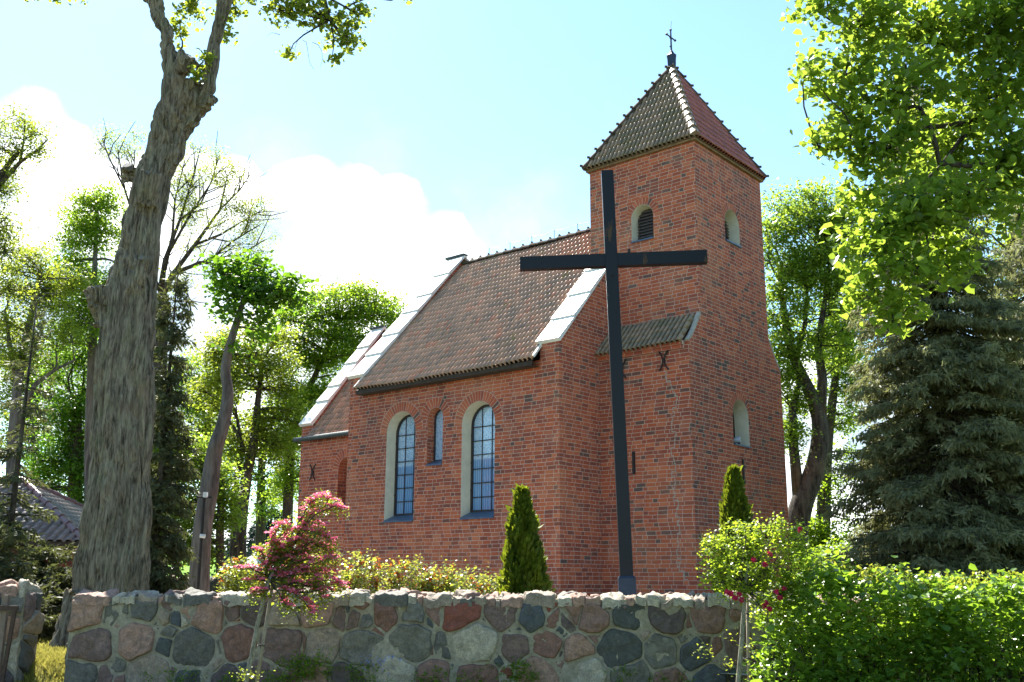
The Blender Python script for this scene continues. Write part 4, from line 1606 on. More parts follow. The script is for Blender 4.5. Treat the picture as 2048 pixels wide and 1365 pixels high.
def tree(name, label, Y, trunk, blobs, leaf, mat_leaf, mat_bark, seed, group=None, dens=1.0, clump=0.30, nclump=None, extra=None, cat='tree',
         twig=0.012, up=0.35, depth=1.0, limb=0.42, leafdrop=0.0, dy=0.0, broad=False):
    """trunk: [(px,py,width px)], blobs: [(px,py,rx,ry[,dY])] in the photo, all at distance Y (real size follows)"""
    rg = np.random.default_rng(seed)
    s = Y / F_PX
    tp = [P(x, y, Y) for x, y, w in trunk]
    tr = [w * s / 2 for x, y, w in trunk]
    root = empty(name, (tp[0][0], Y, max(0.0, min(tp[0][2], 0.3))), label, cat, group)
    if tp[0][2] > 0.3:
        dn = tp[0].copy()
        dn[2] = float(ground_h(np.array(dn[0]), np.array(Y))) - 0.15
        tp.insert(0, dn)
        tr.insert(0, tr[0] * 1.25)
    # smooth trunk line
    tpts, trad = [], []
    for i in range(len(tp) - 1):
        for t in np.linspace(0, 1, 4, endpoint=False):
            p0, p1, p2, p3 = tp[max(i - 1, 0)], tp[i], tp[i + 1], tp[min(i + 2, len(tp) - 1)]
            q = 0.5 * ((2 * p1) + (p2 - p0) * t + (2 * p0 - 5 * p1 + 4 * p2 - p3) * t * t + (3 * p1 - p0 - 3 * p2 + p3) * t ** 3)
            tpts.append(q)
            trad.append(tr[i] * (1 - t) + tr[i + 1] * t)
    tpts.append(tp[-1])
    trad.append(tr[-1])
    tb_ = MB()
    tube_np(tb_, tpts, trad, 12)
    if extra:
        for ex in extra:
            ep = [P(x, y, Y + (e[0] if e else 0)) for x, y, w, *e in ex]
            tube_np(tb_, ep, [w * s / 2 for x, y, w, *e in ex], 9)
            tpts += ep
            trad += [w * s / 2 for x, y, w, *e in ex]
    A = np.array(tpts)
    Ar = np.array(trad)
    Call = []
    lb = MB()
    sub = []
    for bl in blobs:
        px, py, rx, ry = bl[:4]
        d0 = bl[4] if len(bl) > 4 else 0.0
        if min(rx, ry) < 22:
            sub.append(bl)
            continue
        k = 5
        for i in range(k):
            a = 2 * math.pi * (i + rg.random()) / k
            q = rg.uniform(0.35, 1.0)
            f = rg.uniform(0.36, 0.62)
            sub.append((px + rx * q * math.cos(a), py + ry * q * math.sin(a), rx * f, ry * f * 0.85, d0 + rx * s * rg.uniform(-0.8, 0.8)))
    for bl in sub:
        px, py, rx, ry = bl[:4]
        dY = bl[4] if len(bl) > 4 else 0.0
        c = P(px, py, Y + dY)
        ax, az = rx * s * 1.15, ry * s * 1.15
        ay = (ax + az) / 2 * depth
        area = math.pi * ax * az
        nc = nclump or max(4, int(area / (clump * clump) * 1.55))
        u = rg.normal(0, 1, (nc, 3))
        u /= np.linalg.norm(u, axis=1)[:, None]
        rad = rg.random(nc) ** 0.42
        cen = c + u * rad[:, None] * np.array([ax, ay, az])
        # a limb into the blob, then twigs to each clump
        start = int(np.argmin(((A - c) ** 2).sum(1) + np.where(A[:, 2] > c[2] + 0.3, 4.0, 0.0)))
        lim = curve_pts(A[start], c, rg, 0.10, 6)
        r0 = min(Ar[start] * 0.7, limb * 0.07 * math.sqrt(area) + 0.02)
        tube_np(lb, lim, np.linspace(r0, r0 * 0.45, 6), 7)
        LA = np.array(lim[1:])
        for ce in cen:
            k = int(np.argmin(((LA - ce) ** 2).sum(1)))
            tw = curve_pts(LA[max(0, k - 1)], ce, rg, 0.14, 4)
            tube_np(lb, tw, np.linspace(min(r0 * 0.4, twig * 1.8), twig * 0.5, 4), 4)
        per = max(3, int(dens * 4.6 * clump * clump / (leaf * leaf)))
        sg = clump * 0.60
        pts = cen[:, None, :] + rg.normal(0, 1, (nc, per, 3)) * np.array([sg * 1.15, sg * 1.15, sg * 0.72])
        Call.append(pts.reshape(-1, 3))
    C = np.concatenate(Call)
    if broad:
        V, F, r = heart_leaves(C, leaf, seed, 0.6, up)
    else:
        V, F, r = leaves(C, leaf, up, 0.72, 0.25, leafdrop, seed)
    npmesh('crown', V, F, mat_leaf, root, r)
    tr_o = tb_.build('trunk', mat_bark, root, True, local=False)
    lb.build('branches', mat_bark, root, True, local=False)
    return root


# the great pollarded linden at the left --------------------------------------
def vnoise3(p, seed=0.0):
    def h(i, j, k):
        v = np.sin(i * 127.1 + j * 311.7 + k * 74.7 + seed * 19.3) * 43758.5453
        return v - np.floor(v)
    f = np.floor(p)
    t = p - f
    t = t * t * (3 - 2 * t)
    o = 0
    for a in (0, 1):
        for b in (0, 1):
            for c in (0, 1):
                w = (t[:, 0] if a else 1 - t[:, 0]) * (t[:, 1] if b else 1 - t[:, 1]) * (t[:, 2] if c else 1 - t[:, 2])
                o = o + w * h(f[:, 0] + a, f[:, 1] + b, f[:, 2] + c)
    return o


def fuse(o, voxel, smooth):
    """melt the overlapping tubes of a trunk into one skin"""
    r = o.modifiers.new('fuse', 'REMESH')
    r.mode = 'VOXEL'
    r.voxel_size = voxel
    q = o.modifiers.new('soften', 'SMOOTH')
    q.iterations = smooth
    dg = bpy.context.evaluated_depsgraph_get()
    me = bpy.data.meshes.new_from_object(o.evaluated_get(dg))
    old = o.data
    o.modifiers.clear()
    o.data = me
    if not me.materials:
        me.materials.append(old.materials[0])


def furrow(o, rg):
    me = o.data
    n = len(me.vertices)
    V = np.empty(n * 3, np.float32)
    me.vertices.foreach_get('co', V)
    V = V.reshape(-1, 3).astype(float)
    N = np.empty(n * 3, np.float32)
    me.vertex_normals.foreach_get('vector', N)
    N = N.reshape(-1, 3)
    tw = V[:, 2] * 0.25
    q = np.stack([V[:, 0] + 0.06 * np.sin(V[:, 2] * 1.7), V[:, 1] + 0.06 * np.cos(V[:, 2] * 1.3), tw], 1)
    d = 0
    for (f, fz, a) in ((2.6, 1.0, 0.085), (8.0, 1.5, 0.075), (19.0, 2.6, 0.065)):
        x = vnoise3(np.stack([q[:, 0] * f, q[:, 1] * f, q[:, 2] * fz * 2], 1), f)
        d = d - a * (1 - np.abs(2 * x - 1)) ** 2.2
    d += 0.06 + 0.06 * (vnoise3(V * 2.0, 4) - 0.5)
    V += N * d[:, None]
    me.vertices.foreach_set('co', V.astype(np.float32).ravel())
    me.polygons.foreach_set('use_smooth', [True] * len(me.polygons))
    me.update()


def big_linden():
    Y = 20.0
    s = Y / F_PX
    rg = np.random.default_rng(5)
    root_p = P(225, 1290, Y)
    root = empty('linden_tree', (root_p[0], Y, 0.3), 'huge old pollarded linden with a thick ridged leaning trunk behind the wall', 'tree')
    # outline of the trunk, left and right edge
    OUT = [(1300, 120, 306), (1240, 140, 298), (1180, 153, 292), (1100, 162, 296), (1000, 173, 301), (900, 183, 303), (800, 190, 306), (700, 197, 310), (640, 203, 313),
           (600, 206, 316), (560, 213, 319), (500, 234, 322), (440, 246, 329), (400, 252, 336), (350, 264, 347), (300, 288, 363), (250, 303, 385), (210, 316, 404), (170, 324, 416)]
    m = MB()
    def add_tube(rows, n=40, flare=0.0, sy=0.95):
        base = len(m.v)
        nr = len(rows)
        for j, (c, rad) in enumerate(rows):
            for k in range(n):
                th = 2 * math.pi * k / n
                z = c[2]
                ridge = 0.055 * math.sin(5 * th + 0.5 * z + 1.0) + 0.035 * math.sin(11 * th - 0.8 * z) + 0.02 * math.sin(23 * th + 1.5 * z)
                ridge += 0.05 * (float(value_noise(np.array(th * 3.0), np.array(z * 2.2), 11)) - 0.5)
                fl = flare * max(0, 1 - (z - 0.2) / 0.9) ** 2 * (0.35 + 0.65 * abs(math.sin(2.5 * th + 0.9)))
                rr = rad * (1 + ridge + fl)
                m.v.append((c[0] + rr * math.cos(th), c[1] + rr * sy * math.sin(th), c[2]))
        for j in range(nr - 1):
            for k in range(n):
                m.f.append((base + j * n + k, base + j * n + (k + 1) % n, base + (j + 1) * n + (k + 1) % n, base + (j + 1) * n + k))
                m.uv.append([(0, 0)] * 4)
                m.r.append(0.5)
        m.f.append(tuple(base + (nr - 1) * n + k for k in range(n)))
        m.f.append(tuple(base + k for k in range(n))[::-1])
        m.uv += [[(0, 0)] * n] * 2
        m.r += [0.5, 0.5]
    def dense(prof, step=0.09):
        rows = []
        cs = [(P((l + r) / 2, y, Y), (r - l) / 2 * s) for y, l, r in prof]
        for (c0, r0), (c1, r1) in zip(cs[:-1], cs[1:]):
            k = max(1, int(np.linalg.norm(c1 - c0) / step))
            for t in np.linspace(0, 1, k, endpoint=False):
                rows.append((c0 + (c1 - c0) * t, r0 + (r1 - r0) * t))
        rows.append(cs[-1])
        return rows
    rows = dense(OUT)
    # below the visible root: to the ground
    c, r = rows[0]
    rows = [(np.array([c[0], c[1], 0.1]), r * 1.1)] + rows
    add_tube(rows, 44, 0.28)
    add_tube(dense([(260, 318, 378), (200, 325, 385), (160, 325, 372), (130, 324, 364), (100, 318, 359), (50, 303, 346), (0, 283, 328), (-60, 259, 303), (-140, 232, 271)]), 24)
    add_tube(dense([(330, 300, 356), (260, 330, 388), (200, 372, 424), (160, 396, 433), (120, 406, 439), (80, 414, 447), (40, 424, 459), (0, 431, 468), (-70, 436, 470), (-160, 440, 468)]), 24)
    # root spur running out to the left
    q = [P(165, 1185, Y - 0.35), P(140, 1250, Y - 0.5), P(112, 1288, Y - 0.65), P(92, 1296, Y - 0.75)]
    m.tube(q, [0.34, 0.26, 0.16, 0.05], 12)
    # stubs of lopped limbs
    stubs = [((216, 650), (190, 573), 33, 26), ((262, 360), (254, 330), 20, 15), ((290, 430), (305, 345), 36, 22), ((262, 600), (290, 512), 34, 15),
             ((350, 165), (380, 112), 24, 21), ((412, 150), (394, 130), 12, 9), ((408, 215), (428, 195), 17, 13), ((232, 640), (226, 615), 20, 12)]
    for i, (a, b_, ra, rb) in enumerate(stubs):
        A_, B_ = P(*a, Y - (0.22 if i in (2, 3, 7) else 0.0)), P(*b_, Y - (0.40 if i in (2, 3, 7) else 0.25))
        m.tube([A_, A_ * 0.8 + B_ * 0.2, A_ * 0.45 + B_ * 0.55, B_], [ra * s * (0.35 if i in (2, 3, 7) else 1.0), ra * s * 0.8, (ra * 0.5 + rb * 0.5) * s, rb * s], 12)
    t = m.build('trunk', BARK, root, True, local=False)
    fuse(t, 0.021, 4)
    furrow(t, rg)
    for i, (a, b_, ra, rb) in enumerate(stubs[:5]):
        A_, B_ = P(*a, Y - (0.22 if i in (2, 3) else 0.0)), P(*b_, Y - (0.40 if i in (2, 3) else 0.25))
        dd = (B_ - A_) / np.linalg.norm(B_ - A_)
        cm = MB()
        cm.tube([B_ - dd * 0.10, B_ - dd * 0.005], [rb * s * 0.72, rb * s * 0.66], 14)
        cm.build('cut_end', CUTW, root, local=False)
    # limb above the picture and leafy boughs hanging into it
    blobs = [(600, -60, 130, 70, 1.5), (640, 30, 75, 40, 1.0), (560, 20, 50, 35, 0.5), (690, 70, 45, 40, 1.0), (665, 110, 30, 14, 0.8), (580, 105, 18, 14, .5), (720, 30, 28, 25, 1.2),
             (500, -50, 60, 60, 0), (360, 60, 18, 45, 0.3), (385, 20, 35, 30, .3), (470, 20, 16, 30, .2), (455, 70, 12, 16, .2), (408, 120, 12, 14, -.4), (392, 150, 8, 14, -.5), (450, 20, 26, 20, .6),
             (60, -30, 60, 28, 1.5), (140, -8, 40, 12, 1.5), (815, -12, 28, 16, 2.0), (330, -80, 120, 50, 0), (200, -140, 160, 70, 0), (480, -180, 240, 80, 0), (700, -140, 160, 70, 2), (-60, -160, 160, 100, 1)]
    lb = MB()
    Cs = []
    src = [P(452, -30, Y), P(300, -60, Y), P(455, -140, Y), P(240, -140, Y), P(640, -130, Y + 1)]
    lb.tube([P(445, -120, Y), P(560, -150, Y + .5), P(640, -130, Y + 1), P(760, -90, Y + 2)], [.12, .09, .07, .03], 8)
    lb.tube([P(640, -130, Y + 1), P(645, -20, Y + 1), P(660, 40, Y + 1), P(690, 85, Y + 1)], [.07, .045, .032, .012], 7)
    lb.tube([P(645, -10, Y + 1), P(690, 14, Y + 1.1), P(722, 30, Y + 1.2)], [.035, .022, .010], 6)
    src += [P(645, -20, Y + 1), P(660, 40, Y + 1), P(690, 14, Y + 1.1)]
    src += [P(355, 110, Y), P(395, 140, Y - .3), P(440, 60, Y)]
    S = np.array(src)
    for (px, py, rx, ry, dY) in blobs:
        c = P(px, py, Y + dY)
        nc = max(4, int(rx * ry / 75))
        u = rg.normal(0, 1, (nc, 3))
        u /= np.linalg.norm(u, axis=1)[:, None]
        cen = c + u * (rg.random(nc) ** 0.4)[:, None] * np.array([rx * s, (rx + ry) * s * 0.5, ry * s])
        st = S[np.argmin(((S - c) ** 2).sum(1))]
        lim = curve_pts(st, c, rg, 0.08, 5)
        lb.tube([tuple(p) for p in lim], list(np.linspace(0.025, 0.010, 5)), 5)
        for ce in cen:
            lb.tube([tuple(p) for p in curve_pts(c, ce, rg, 0.1, 3)], [0.008, 0.006, 0.004], 4)
        Cs.append((cen[:, None] + rg.normal(0, 0.085, (nc, 14, 3)) * np.array([1, 1, .7])).reshape(-1, 3))
    # thin bare hanging twigs
    for (a, b_) in (((600, 75), (590, 120)), ((605, 80), (628, 140)), ((625, 85), (640, 135)), ((560, 70), (535, 72))):
        lb.tube([tuple(p) for p in curve_pts(P(*a, Y + 1), P(*b_, Y + 1), rg, 0.12, 5)], [0.008, 0.006, 0.005, 0.004, 0.003], 4)
    lb.build('branches', BARK_D, root, True, local=False)
    V, F, r = heart_leaves(np.concatenate(Cs), 0.085, 9, 0.6, 0.25)
    npmesh('foliage', V, F, L_YELLOW, root, r)


big_linden()

# the linden on the right whose boughs hang over the tower's side -------------------
def right_linden():
    Y = 11.0
    s = Y / F_PX
    rg = np.random.default_rng(15)
    tp = P(2420, 1100, Y + 1.0)
    root = empty('linden_tree', (tp[0], Y + 1.0, 0.0), 'leafy linden overhanging from the right in front of the dark spruce', 'tree')
    m = MB()
    T = [np.array([tp[0], Y + 1, -0.1]), np.array([tp[0], Y + 1, 2.0]), np.array([tp[0] - .1, Y + 1, 4.5]), np.array([tp[0] - .4, Y + .9, 7.5]), np.array([tp[0] - .6, Y + .6, 10.5])]
    m.tube([tuple(p) for p in T], [.40, .30, .26, .20, .10], 16)
    m.build('trunk', BARK, root, True, local=False)
    blobs = [(1640, 20, 45, 40), (1720, 40, 90, 60), (1850, 50, 130, 90), (1990, 60, 110, 100), (1615, 130, 25, 35), (1690, 150, 70, 60), (1800, 180, 100, 80), (1960, 200, 120, 90),
             (1640, 175, 30, 18), (1700, 240, 60, 35), (1640, 290, 25, 35), (1680, 280, 40, 40), (1780, 300, 80, 70), (1900, 300, 90, 80), (2020, 310, 70, 90), (1720, 390, 55, 45), (1760, 450, 80, 60),
             (1850, 420, 90, 70), (1940, 390, 60, 60), (1990, 400, 50, 40), (1730, 500, 55, 50), (1800, 530, 90, 50), (1880, 500, 60, 60), (1750, 580, 50, 40), (1800, 610, 50, 35), (1785, 645, 25, 15), (1920, 540, 40, 25),
             (2040, 430, 25, 40), (2120, 100, 120, 160), (2150, 350, 90, 120), (1950, -120, 260, 90), (1620, -50, 60, 40), (2200, -60, 140, 140)]
    lb = MB()
    Cs = []
    main = [[T[3], P(2120, 60, Y + .6), P(1900, 90, Y + .2), P(1760, 60, Y), P(1660, 40, Y)],
            [T[2], P(2150, 260, Y + .6), P(1960, 240, Y + .2), P(1800, 270, Y), P(1700, 290, Y), P(1640, 300, Y)],
            [T[2], P(2160, 400, Y + .5), P(2000, 330, Y), P(1890, 330, Y - .1), P(1840, 215, Y - .3), P(1810, 220, Y - .2), P(1780, 280, Y - .2)],
            [P(2000, 330, Y), P(1900, 400, Y - .2), P(1855, 430, Y - .2), P(1850, 520, Y - .2), P(1790, 620, Y - .1)],
            [P(1960, 240, Y + .2), P(1830, 380, Y), P(1760, 440, Y), P(1750, 570, Y)]]
    S = []
    for br in main:
        n = len(br)
        pts = []
        for i in range(n - 1):
            for t in (0, .33, .66):
                pts.append(br[i] * (1 - t) + br[i + 1] * t + rg.normal(0, 0.025, 3))
        pts.append(br[-1])
        lb.tube([tuple(p) for p in pts], list(np.linspace(0.06 if br[0] is T[2] or br[0] is T[3] else 0.028, 0.008, len(pts))), 7)
        S += pts
    S = np.array(S)
    for bl in blobs:
        px, py, rx, ry = bl
        dY = rg.uniform(-.5, .5)
        c = P(px, py, Y + dY)
        nc = max(5, int(rx * ry / 140))
        u = rg.normal(0, 1, (nc, 3))
        u /= np.linalg.norm(u, axis=1)[:, None]
        cen = c + u * (rg.random(nc) ** 0.42)[:, None] * np.array([rx * s, (rx + ry) * s * 0.7, ry * s])
        st = S[np.argmin(((S - c) ** 2).sum(1))]
        lim = curve_pts(st, c, rg, 0.08, 5)
        lb.tube([tuple(p) for p in lim], list(np.linspace(0.014, 0.006, 5)), 5)
        for ce in cen:
            lb.tube([tuple(p) for p in curve_pts(c, ce, rg, 0.1, 3)], [0.006, 0.004, 0.003], 4)
        Cs.append((cen[:, None] + rg.normal(0, 0.085, (nc, 16, 3)) * np.array([1.35, 1.35, 1.0])).reshape(-1, 3))
    lb.build('branches', BARK_D, root, True, local=False)
    V, F, r = heart_leaves(np.concatenate(Cs), 0.074, 19, 0.7, 0.3)
    npmesh('foliage', V, F, L_LINDEN, root, r)


right_linden()

# ------------------------------------------------------------------ background trees
BG = 'leafy trees behind the church'
# left edge: sparse crown with a dark forked branch
tree('deciduous_tree', 'loose crowned tree at the left edge with a dark forked branch against the clouds', 33,
     [(-60, 1100, 40), (-50, 800, 34), (-20, 560, 24), (-8, 380, 16), (40, 300, 8)],
     [(-20, 300, 70, 60), (50, 290, 45, 45), (10, 250, 40, 30), (70, 280, 25, 30), (-10, 420, 45, 60), (20, 360, 30, 35), (-30, 540, 60, 80), (10, 470, 25, 40), (-60, 420, 60, 120)],
     0.085, L_YELLOW, BARK_D, 41, BG, 0.42, 0.34, extra=[[(-10, 380, 12), (40, 325, 8), (75, 300, 5), (95, 280, 3)], [(40, 325, 7), (48, 280, 4), (50, 240, 3)]])
tree('deciduous_tree', 'airy yellow green tree left of the thick trunk with forked grey stems', 38,
     [(20, 1130, 26), (25, 900, 22), (40, 740, 18), (60, 640, 12), (80, 560, 7)],
     [(60, 560, 70, 50), (30, 620, 60, 60), (100, 640, 50, 60), (40, 520, 60, 30), (10, 690, 50, 50), (80, 700, 45, 40), (130, 560, 40, 40)],
     0.10, L_YELLOW, BARK_G, 42, BG, 0.85, 0.42, extra=[[(30, 860, 14), (70, 770, 10), (110, 740, 7), (150, 720, 4)], [(35, 780, 12), (20, 690, 8), (10, 620, 5)]])
tree('deciduous_tree', 'tall feathery mid green tree directly left of the thick leaning trunk', 42,
     [(185, 1130, 26), (180, 900, 22), (185, 700, 18), (190, 520, 10), (195, 420, 5)],
     [(180, 430, 55, 50), (210, 440, 50, 55), (150, 480, 50, 45), (200, 540, 70, 60), (140, 560, 50, 55), (180, 640, 70, 60), (230, 620, 40, 60), (140, 660, 45, 40), (190, 400, 40, 20)],
     0.11, L_GREEN, BARK_G, 43, BG, 1.1, 0.45)
tree('deciduous_tree', 'dense dark green tree low at the left behind the tiled house', 46,
     [(150, 1140, 34), (150, 980, 28), (155, 800, 16)],
     [(150, 760, 60, 55), (180, 720, 50, 60), (130, 840, 50, 60), (180, 840, 60, 70), (110, 920, 55, 45), (160, 930, 65, 60), (140, 1000, 70, 50), (95, 955, 35, 30), (200, 980, 50, 60)],
     0.13, L_DARK, BARK_D, 44, BG, 1.2, 0.5)
# fan-shaped pollard behind the thick trunk
fan = []
rgf = random.Random(3)
for (x, y, x0, y0) in ((345, 520, 325, 575), (520, 515, 330, 570)):
    pass
FANS = [[(325, 590, 16), (345, 550, 11), (390, 490, 8), (440, 420, 5), (455, 350, 2)], [(325, 590, 14), (350, 545, 10), (420, 520, 7), (480, 510, 4), (530, 480, 2)],
        [(322, 580, 14), (330, 520, 9), (360, 440, 6), (385, 360, 4), (400, 300, 2)], [(345, 550, 9), (400, 525, 7), (440, 530, 5), (490, 520, 3)],
        [(330, 540, 8), (345, 470, 6), (350, 400, 4), (370, 320, 2)], [(390, 490, 6), (440, 470, 5), (490, 440, 3), (525, 420, 2)],
        [(345, 550, 6), (365, 570, 5), (380, 600, 3), (395, 620, 2)], [(330, 520, 7), (380, 430, 5), (420, 370, 3), (440, 310, 2)],
        [(322, 590, 8), (280, 480, 6), (250, 380, 4), (235, 300, 2)], [(280, 480, 5), (265, 380, 4), (270, 300, 2)], [(250, 380, 4), (220, 320, 3), (205, 280, 2)],
        [(440, 420, 4), (480, 380, 3), (500, 350, 2)], [(420, 520, 5), (470, 480, 4), (520, 450, 2)], [(360, 440, 5), (400, 410, 4), (430, 350, 2)]]
for br in list(FANS):
    for q in range(7):
        i = rgf.randrange(0, len(br) - 1)
        t = rgf.random()
        ax_, ay_ = br[i][0] + (br[i + 1][0] - br[i][0]) * t, br[i][1] + (br[i + 1][1] - br[i][1]) * t
        an = math.atan2(br[i + 1][1] - br[i][1], br[i + 1][0] - br[i][0]) + rgf.choice([-1, 1]) * rgf.uniform(0.25, 0.8)
        ln = rgf.uniform(25, 75)
        mx_, my_ = ax_ + math.cos(an) * ln * .5, ay_ + math.sin(an) * ln * .5
        an += rgf.uniform(-.4, .4)
        FANS.append([(ax_, ay_, 2.6, rgf.uniform(-.8, .8)), (mx_, my_, 2.0, rgf.uniform(-1, 1)), (mx_ + math.cos(an) * ln * .5, my_ + math.sin(an) * ln * .5, 1.0, rgf.uniform(-1.2, 1.2))])
tree('pollarded_tree', 'sparse fan shaped tree with bare fine branches behind the thick trunk', 36,
     [(300, 1130, 60), (305, 900, 50), (315, 700, 40), (325, 590, 26)],
     [(390, 320, 45, 35), (450, 345, 40, 40), (490, 400, 45, 45), (515, 460, 35, 45), (420, 400, 60, 45), (360, 380, 40, 50), (460, 450, 55, 45), (380, 470, 40, 40), (250, 280, 45, 30), (215, 290, 25, 25), (270, 320, 40, 35), (500, 510, 40, 18), (360, 560, 25, 25)],
     0.060, L_YELLOW, BARK_D, 45, BG, 0.34, 0.30, extra=FANS, twig=0.010)
tree('maple_tree', 'dark leaved maple on a crooked half bare grey trunk', 29,
     [(398, 1165, 40), (405, 1060, 36), (418, 980, 36), (430, 900, 31), (446, 850, 27), (456, 790, 23), (451, 740, 20), (460, 690, 17), (475, 640, 14), (490, 590, 9)],
     [(500, 545, 55, 28), (460, 560, 35, 25), (545, 570, 45, 30), (490, 610, 55, 30), (560, 600, 40, 22), (470, 580, 40, 25), (510, 650, 40, 18), (530, 530, 35, 14), (436, 540, 21, 18), (596, 565, 30, 15), (480, 695, 30, 14), (605, 610, 24, 12), (535, 668, 30, 12)],
     0.115, L_DARK, BARK_G, 46, BG, 0.6, 0.34, broad=True)
tree('deciduous_tree', 'bright green tree with double dark trunk right of the floodlight pole', 40,
     [(475, 1150, 36), (478, 1060, 30), (492, 960, 22), (508, 880, 18), (516, 800, 12), (525, 720, 7)],
     [(520, 700, 60, 45), (470, 720, 45, 45), (560, 740, 50, 45), (500, 770, 70, 40), (440, 780, 45, 40), (560, 810, 45, 45), (480, 850, 60, 35), (590, 860, 40, 50), (430, 700, 40, 30), (540, 890, 30, 40), (470, 900, 30, 25)],
     0.11, L_YELLOW, BARK_D, 47, BG, 1.2, 0.42, extra=[[(478, 1080, 24), (468, 1010, 18), (472, 960, 14), (485, 900, 9), (475, 840, 6)], [(500, 920, 12), (480, 880, 8), (465, 850, 6)]])
tree('deciduous_tree', 'round crowned green tree whose crown rises over the chancel roof', 44,
     [(575, 1160, 24), (576, 1000, 20), (590, 850, 15), (640, 730, 10), (680, 640, 6)],
     [(690, 600, 60, 35), (740, 610, 55, 35), (650, 640, 60, 45), (720, 650, 70, 40), (770, 640, 35, 35), (620, 690, 60, 45), (690, 700, 70, 45), (610, 760, 60, 50), (660, 770, 55, 50), (600, 840, 50, 50), (580, 900, 45, 50), (590, 960, 40, 40), (715, 580, 35, 18), (600, 620, 45, 35), (560, 660, 40, 35)],
     0.11, L_GREEN, BARK_D, 48, BG, 1.25, 0.45)
tree('deciduous_tree', 'low bushy tree with bright leaves behind the crooked grey trunk', 34,
     [(440, 1160, 16), (440, 1060, 16), (445, 960, 12)],
     [(350, 930, 45, 40), (390, 900, 40, 40), (340, 1000, 40, 50), (375, 980, 50, 60), (360, 1060, 45, 45), (400, 1050, 35, 40), (440, 960, 30, 40), (335, 900, 25, 25), (390, 1110, 25, 30), (455, 1010, 22, 30)],
     0.11, L_LINDEN, BARK_D, 49, BG, 1.25, 0.42)
tree('deciduous_tree', 'pale airy tree filling the gap right of the thick trunk', 52,
     [(400, 1150, 20), (410, 950, 18), (420, 800, 10)],
     [(400, 740, 50, 50), (380, 800, 45, 45), (430, 830, 50, 45), (360, 850, 35, 40), (450, 760, 35, 40), (400, 880, 40, 30)],
     0.12, L_GREEN, BARK_D, 50, BG, 0.95, 0.5)
tree('deciduous_tree', 'broad green tree low behind the double dark trunk, beyond the wall', 58,
     [(520, 1150, 24), (522, 1000, 18), (525, 850, 10)],
     [(470, 900, 60, 45), (540, 930, 60, 50), (420, 920, 40, 35), (590, 950, 40, 60), (530, 850, 60, 40), (560, 1010, 40, 30), (430, 850, 50, 40)],
     0.15, L_LINDEN, BARK_D, 55, BG, 0.8, 0.55)
tree('deciduous_tree', 'broad pale green tree far behind the tiled house', 60,
     [(70, 1150, 24), (70, 950, 18), (72, 800, 10)],
     [(40, 760, 60, 50), (90, 800, 60, 60), (20, 840, 50, 60), (80, 880, 50, 50), (0, 680, 50, 50), (110, 720, 50, 50)],
     0.15, L_YELLOW, BARK_D, 56, BG, 0.7, 0.55)
# right of the tower
tree('deciduous_tree', 'tall green tree with curved dark trunk right beside the tower', 34,
     [(1590, 1110, 46), (1600, 1020, 46), (1632, 930, 38), (1640, 850, 32), (1622, 790, 26), (1590, 720, 20), (1572, 650, 16), (1560, 560, 8)],
     [(1580, 440, 55, 40), (1630, 420, 50, 40), (1560, 500, 40, 50), (1620, 490, 65, 50), (1680, 470, 45, 60), (1580, 570, 45, 45), (1650, 570, 60, 45), (1600, 640, 50, 35), (1680, 640, 50, 45), (1560, 400, 25, 18), (1640, 385, 35, 16), (1590, 900, 18, 20), (1580, 740, 25, 30), (1545, 620, 30, 40), (1600, 690, 40, 30), (1690, 560, 45, 45), (1560, 690, 25, 30), (1660, 500, 50, 50), (1610, 540, 60, 50), (1555, 760, 22, 30), (1600, 800, 22, 24), (1670, 700, 40, 30), (1575, 860, 22, 24), (1690, 420, 40, 40)],
     0.105, L_LINDEN, BARK_D, 51, BG, 1.15, 0.38, extra=[[(1640, 850, 26), (1645, 760, 20), (1636, 690, 16), (1650, 600, 10), (1660, 520, 6)], [(1590, 720, 14), (1610, 650, 10), (1615, 580, 6)], [(1600, 1020, 26), (1588, 900, 20), (1585, 820, 16), (1600, 760, 10), (1580, 690, 8)]])
tree('deciduous_tree', 'dark straight trunked tree between the tower side tree and the spruce', 37,
     [(1645, 1120, 30), (1648, 1000, 26), (1655, 880, 22), (1668, 780, 16), (1680, 680, 10)],
     [(1680, 660, 40, 40), (1690, 730, 40, 40), (1660, 700, 45, 35), (1700, 780, 25, 30), (1690, 900, 30, 12), (1675, 960, 28, 16), (1640, 1060, 35, 35), (1600, 1090, 40, 30), (1690, 1000, 20, 10), (1660, 830, 25, 18), (1700, 700, 45, 45), (1660, 760, 35, 30), (1690, 620, 45, 45), (1670, 1080, 50, 28), (1620, 1060, 30, 30), (1700, 840, 26, 26), (1680, 920, 26, 14), (1640, 980, 24, 30), (1710, 640, 40, 50), (1700, 1040, 26, 16)],
     0.10, L_GREEN, BARK_D, 52, BG, 0.9, 0.38)
tree('deciduous_tree', 'sunlit yellow green tree seen through the gap behind the dark spruce', 46,
     [(2040, 1150, 40), (2035, 800, 30), (2020, 500, 14)],
     [(2030, 420, 60, 50), (1990, 500, 60, 60), (2050, 560, 50, 80), (2040, 680, 60, 80), (1980, 600, 50, 60), (2080, 420, 60, 90)],
     0.13, L_YELLOW, BARK_D, 53, BG, 0.8, 0.5)
tree('shrub', 'low leafy shrub between the tower corner and the garden wall', 27,
     [(1640, 1165, 8), (1645, 1130, 6)],
     [(1620, 1120, 40, 25), (1670, 1110, 45, 22), (1700, 1125, 30, 18), (1650, 1140, 60, 22), (1590, 1130, 30, 22), (1720, 1140, 30, 20)],
     0.085, L_GREEN, BARK_D, 54, None, 1.0, 0.28, cat='shrub')


